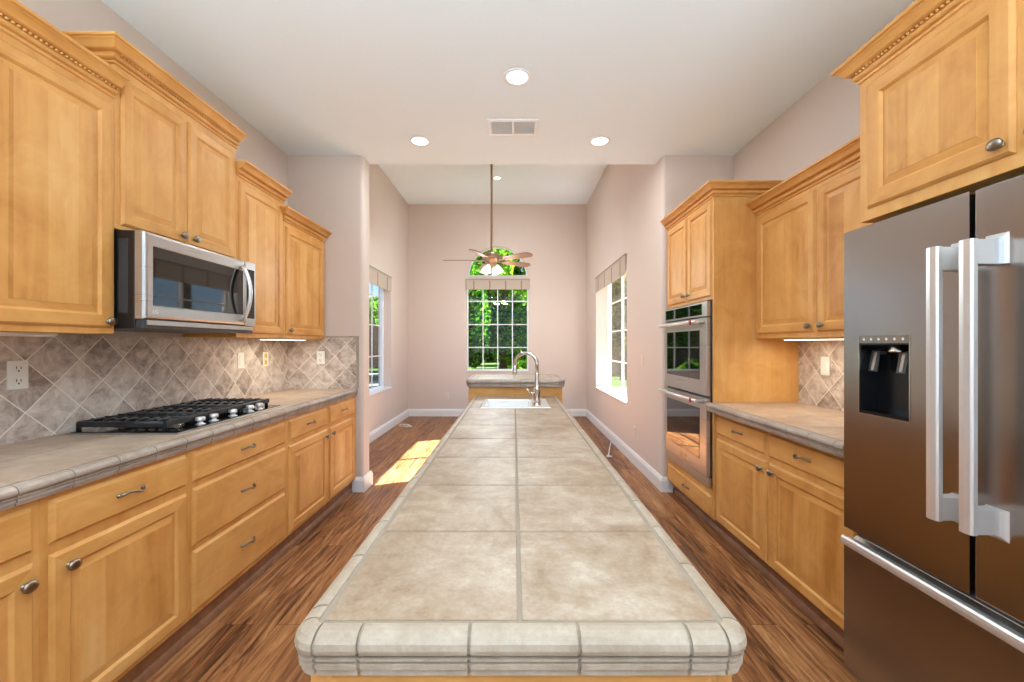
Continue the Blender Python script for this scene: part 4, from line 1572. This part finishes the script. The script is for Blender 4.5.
# under-cabinet light strips
def strip(s, d, y0, y1, z, label, lit, power):
    root_ = thing('light_strip', label, 'light', (X(s, d), (y0+y1)/2, z), 'under-cabinet light strips')
    mb_ = MB('white_plastic'); mb_.box(X(s, d-0.03), X(s, d+0.03), y0, y1, z-0.010, z-0.0005, 'white_plastic', 0.002); mb_.build('strip_housing', root_)
    mb_ = MB('strip_glow' if lit else 'white_plastic'); mb_.box(X(s, d-0.024), X(s, d+0.024), y0+0.01, y1-0.01, z-0.015, z-0.010, 'strip_glow' if lit else 'white_plastic'); mb_.build('strip_lens', root_)
    if power:
        area('strip_lamp', (X(s, d), (y0+y1)/2, z-0.018), (0, 0, -1), 0.04, y1-y0-0.03, power, (1, 0.9, 0.72))


strip(1, 1.775, 1.95, 2.68, 1.372, 'lit strip light under the right wall cabinet', True, 1.6)
strip(-1, 1.80, 2.95, 3.52, 1.378, 'lit strip light under the corner wall cabinets', True, 1.4)
strip(-1, 1.80, 1.10, 1.60, 1.378, 'unlit strip light under the nearest left wall cabinet', False, 0)

# ------------------------------------------------------------------ small things on the floor
c = thing('blind_cord', 'thin white cord with a tassel lying on the floor by the right baseboard', 'cord', (1.2, 5.2, 0))
mb = MB('white_plastic'); mb.tube([(1.315, 5.58, 0.012), (1.26, 5.40, 0.008), (1.19, 5.15, 0.007), (1.125, 4.90, 0.012)], 0.006, 'white_plastic', 8); mb.build('cord', c)
mb = MB('white_plastic'); mb.tube([(1.125, 4.90, 0.013), (1.118, 4.87, 0.015), (1.11, 4.84, 0.016)], [0.008, 0.016, 0.015], 'white_plastic', 10)
mb.tube([(1.09, 4.86, 0.012), (1.155, 4.845, 0.012)], [0.010, 0.010], 'white_plastic', 8); mb.build('tassel', c)
mb = MB('white_plastic')
pts = []
for k in range(40):
    a = k*0.55
    pts.append((-1.80+0.10*math.cos(a)*(1-0.012*k)+0.003*k, 6.70+0.10*math.sin(a*0.9), 0.007+0.0015*(k % 5)))
mb.tube(pts, 0.0055, 'white_plastic', 6)
tag(mb.build('glint_coil'), 'floor glints below the left window, built as a white coil', 'cord')  # bright glints on the floor, modelled as a coil of white tube

# ------------------------------------------------------------------ outdoors
ZG = 0.2
b = MB('lawn_green')
b.box(-40, -2.4, 3.0, 60, ZG-0.3, ZG); b.box(-2.4, 1.8, 7.95, 60, ZG-0.3, ZG); b.box(1.8, 40, 3.96, 60, ZG-0.3, ZG)
struct(b.build('ground'), 'lawn outside the windows', 'lawn')
b = MB('path_concrete'); b.box(-14, -2.6, 14.6, 15.6, ZG, ZG+0.02)
struct(b.build('path'), 'pale concrete path across the lawn', 'path')
b = MB('patio_stone'); b.box(-9, -2.5, 4.0, 12.4, ZG, ZG+0.03)
struct(b.build('pavement'), 'grey patio outside the left window', 'patio')


def fence(x0, y0, x1, y1, h, label):
    root_ = thing('wooden_fence', label, 'fence', ((x0+x1)/2, (y0+y1)/2, ZG))
    d_ = Vector((x1-x0, y1-y0, 0)); L_ = d_.length; d_.normalize(); nn = Vector((-d_.y, d_.x, 0))
    mb_ = MB('fence_wood')
    n_ = int(L_/0.15)
    for k in range(n_):
        a_ = Vector((x0, y0, ZG))+d_*(k*L_/n_); e_ = a_+d_*(L_/n_-0.008)
        hh = h+random.uniform(-0.01, 0.01)
        q_ = [a_-nn*0.01, e_-nn*0.01, e_+nn*0.01, a_+nn*0.01]
        mb_.prism([(p_.x, p_.y) for p_ in q_], ZG, ZG+hh, 'fence_wood')
    mb_.build('board_panel', root_)
    mb_ = MB('fence_wood')
    for hz in (0.35, h-0.3):
        a_ = Vector((x0, y0, 0))+nn*0.012; e_ = Vector((x1, y1, 0))+nn*0.012
        q_ = [a_, e_, e_+nn*0.04, a_+nn*0.04]
        mb_.prism([(p_.x, p_.y) for p_ in q_], ZG+hz, ZG+hz+0.09, 'fence_wood')
    mb_.build('rail', root_)


fence(-14, 20.0, -2.5, 20.0, 2.05, 'brown wooden fence seen through the left window')
fence(2.2, 15.0, 12.0, 15.0, 1.7, 'brown wooden fence seen through the right window')


def tree(x, y, h, rx, rz, n, leaf, mat, label, cat='tree', name='leafy_tree', trunk=True, ry=None, zc=None, seed=1):
    rg = random.Random(seed)
    ry = ry or rx
    zc = zc if zc is not None else h-rz
    root_ = thing(name, label, cat, (x, y, ZG), 'greenery outside the windows')
    mb_ = MB('bark')
    if trunk:
        mb_.tube([(x, y, ZG-0.02), (x+0.05, y, ZG+(zc-ZG)*0.5), (x, y+0.03, zc), (x+0.1, y, zc+rz*0.6)], [0.16, 0.12, 0.09, 0.03], 'bark', 8)
        for k in range(6):
            a = k*1.05
            mb_.tube([(x, y, zc-rz*0.4+0.1*k), (x+rx*0.35*math.cos(a), y+ry*0.35*math.sin(a), zc+0.12*k), (x+rx*0.7*math.cos(a), y+ry*0.7*math.sin(a), zc+rz*0.3)], [0.05, 0.035, 0.012], 'bark', 6)
    else:
        for k in range(5):
            a = k*1.26
            mb_.tube([(x+0.05*math.cos(a), y+0.05*math.sin(a), ZG-0.02), (x+rx*0.4*math.cos(a), y+ry*0.4*math.sin(a), zc)], [0.02, 0.008], 'bark', 6)
    mb_.build('trunk', root_)
    mb_ = MB(mat)
    # clumps of leaves
    nc = 46
    clumps = []
    for k in range(nc):
        while True:
            p_ = Vector((rg.uniform(-1, 1), rg.uniform(-1, 1), rg.uniform(-1, 1)))
            if 0.35 < p_.length < 1: break
        clumps.append((Vector((x+p_.x*rx*0.85, y+p_.y*ry*0.85, zc+p_.z*rz*0.85)), rg.uniform(0.22, 0.4)))
    for k in range(n):
        cp_, cr = clumps[rg.randrange(nc)]
        dd = Vector((rg.gauss(0, 1), rg.gauss(0, 1), rg.gauss(0, 1))).normalized()*(cr*rg.uniform(0.4, 1.0)**0.5)
        q_ = cp_+Vector((dd.x*rx, dd.y*ry, dd.z*rz))
        if q_.z < ZG+0.03: q_.z = ZG+0.05+rg.random()*0.1
        nrm_ = (dd.normalized()+Vector((rg.uniform(-1, 1), rg.uniform(-1, 1), rg.uniform(-0.3, 1.2)))).normalized()
        t1 = nrm_.orthogonal().normalized(); t2 = nrm_.cross(t1)
        a = rg.uniform(0, 2*PI); u_ = t1*math.cos(a)+t2*math.sin(a); w_ = nrm_.cross(u_)
        s_ = leaf*rg.uniform(0.7, 1.35)
        mb_.face([mb_.v(*(q_-u_*s_)), mb_.v(*(q_+w_*s_*0.45-nrm_*s_*0.1)), mb_.v(*(q_+u_*s_)), mb_.v(*(q_-w_*s_*0.45-nrm_*s_*0.1))])
    o_ = mb_.build('foliage', root_)
    return root_


tree(-1.25, 11.0, 3.6, 0.72, 1.5, 4600, 0.075, 'leaf_deep', 'dark leafy tree left of centre behind the back window', ry=0.75, seed=2)
tree(0.55, 11.0, 3.3, 0.72, 1.35, 4600, 0.075, 'leaf_bright', 'bright green leafy tree right of centre behind the back window', ry=0.75, seed=3)
tree(-0.35, 13.1, 4.3, 0.85, 1.9, 6000, 0.085, 'leaf_bright', 'dense tree in the middle behind the back window', ry=0.8, seed=4)
tree(-2.5, 13.1, 4.6, 0.85, 2.0, 4600, 0.085, 'leaf_deep', 'dense tree at the left edge of the back window', ry=0.8, seed=14)
tree(1.8, 13.1, 4.5, 0.85, 2.0, 4600, 0.085, 'leaf_bright', 'dense tree at the right edge of the back window', ry=0.8, seed=15)
tree(-1.6, 15.6, 6.4, 1.15, 2.9, 7000, 0.11, 'leaf_deep', 'tallest tree, filling the left of the half-round window', ry=1.0, seed=5)
tree(1.3, 15.6, 6.2, 1.15, 2.8, 6400, 0.11, 'leaf_bright', 'tall tree filling the right of the half-round window', ry=1.0, seed=6)
tree(-0.2, 18.6, 7.2, 2.0, 3.3, 8000, 0.15, 'leaf_deep', 'farthest dense tree behind all the others in the back window', ry=1.2, seed=16)
tree(4.3, 9.4, 7.3, 1.15, 1.8, 9000, 0.15, 'leaf_deep', 'unseen tree added to keep sun out of the back window', ry=0.6, seed=17)  # added out of view to block sun entering by the back window
tree(-1.2, 9.2, 1.5, 0.45, 0.40, 2200, 0.055, 'leaf_deep', 'low bush at the lower left of the back window', 'bush', 'garden_bush', False, seed=7, zc=0.55)
tree(0.25, 9.2, 1.45, 0.45, 0.42, 2200, 0.055, 'leaf_deep', 'low bush at the lower right of the back window', 'bush', 'garden_bush', False, seed=8, zc=0.58)
tree(-1.35, 25.6, 3.0, 1.3, 1.3, 4200, 0.12, 'leaf_deep', 'farthest shrub, in the gap between the two round shrubs', 'bush', 'garden_bush', False, seed=23, zc=1.4)
tree(-2.9, 22.4, 3.4, 1.3, 1.4, 4200, 0.12, 'leaf_deep', 'far round shrub low behind the trees, left half of the back window', 'bush', 'garden_bush', False, seed=21, zc=1.7)
tree(0.6, 22.4, 3.4, 1.3, 1.4, 4200, 0.12, 'leaf_deep', 'far round shrub low behind the trees, right half of the back window', 'bush', 'garden_bush', False, seed=22, zc=1.7)
tree(-8.6, 25.0, 4.4, 1.9, 1.5, 3800, 0.12, 'leaf_bright', 'yellow-green tree above the fence in the left window', seed=9)
tree(-6.3, 22.0, 3.6, 0.8, 1.1, 2400, 0.10, 'leaf_deep', 'dark small tree above the fence in the left window', seed=10)
tree(3.55, 13.2, 3.9, 0.55, 1.6, 2600, 0.07, 'leaf_dry', 'slender grey-green tree seen through the right window', seed=11)
tree(5.2, 21.0, 5.6, 1.3, 1.9, 3000, 0.11, 'leaf_bright', 'tall pale tree beyond the fence in the right window', seed=12)

c = thing('neighbour_house', 'pale stucco house with a gabled roof seen through the right window', 'house', (8.6, 24, ZG))
mb = MB('house_stucco')
mb.prism([(6.2, ZG), (11.2, ZG), (11.2, 2.6), (8.7, 4.0), (6.2, 2.6)], 24, 30, 'house_stucco', axis='y')
mb.build('house_wall', c)
mb = MB('roof_shingle')
mb.prism([(5.9, 2.46), (8.7, 4.03), (8.7, 4.18), (5.8, 2.56)], 23.7, 30.3, 'roof_shingle', axis='y')
mb.prism([(11.5, 2.46), (8.7, 4.03), (8.7, 4.18), (11.6, 2.56)], 23.7, 30.3, 'roof_shingle', axis='y')
mb.build('roof', c)
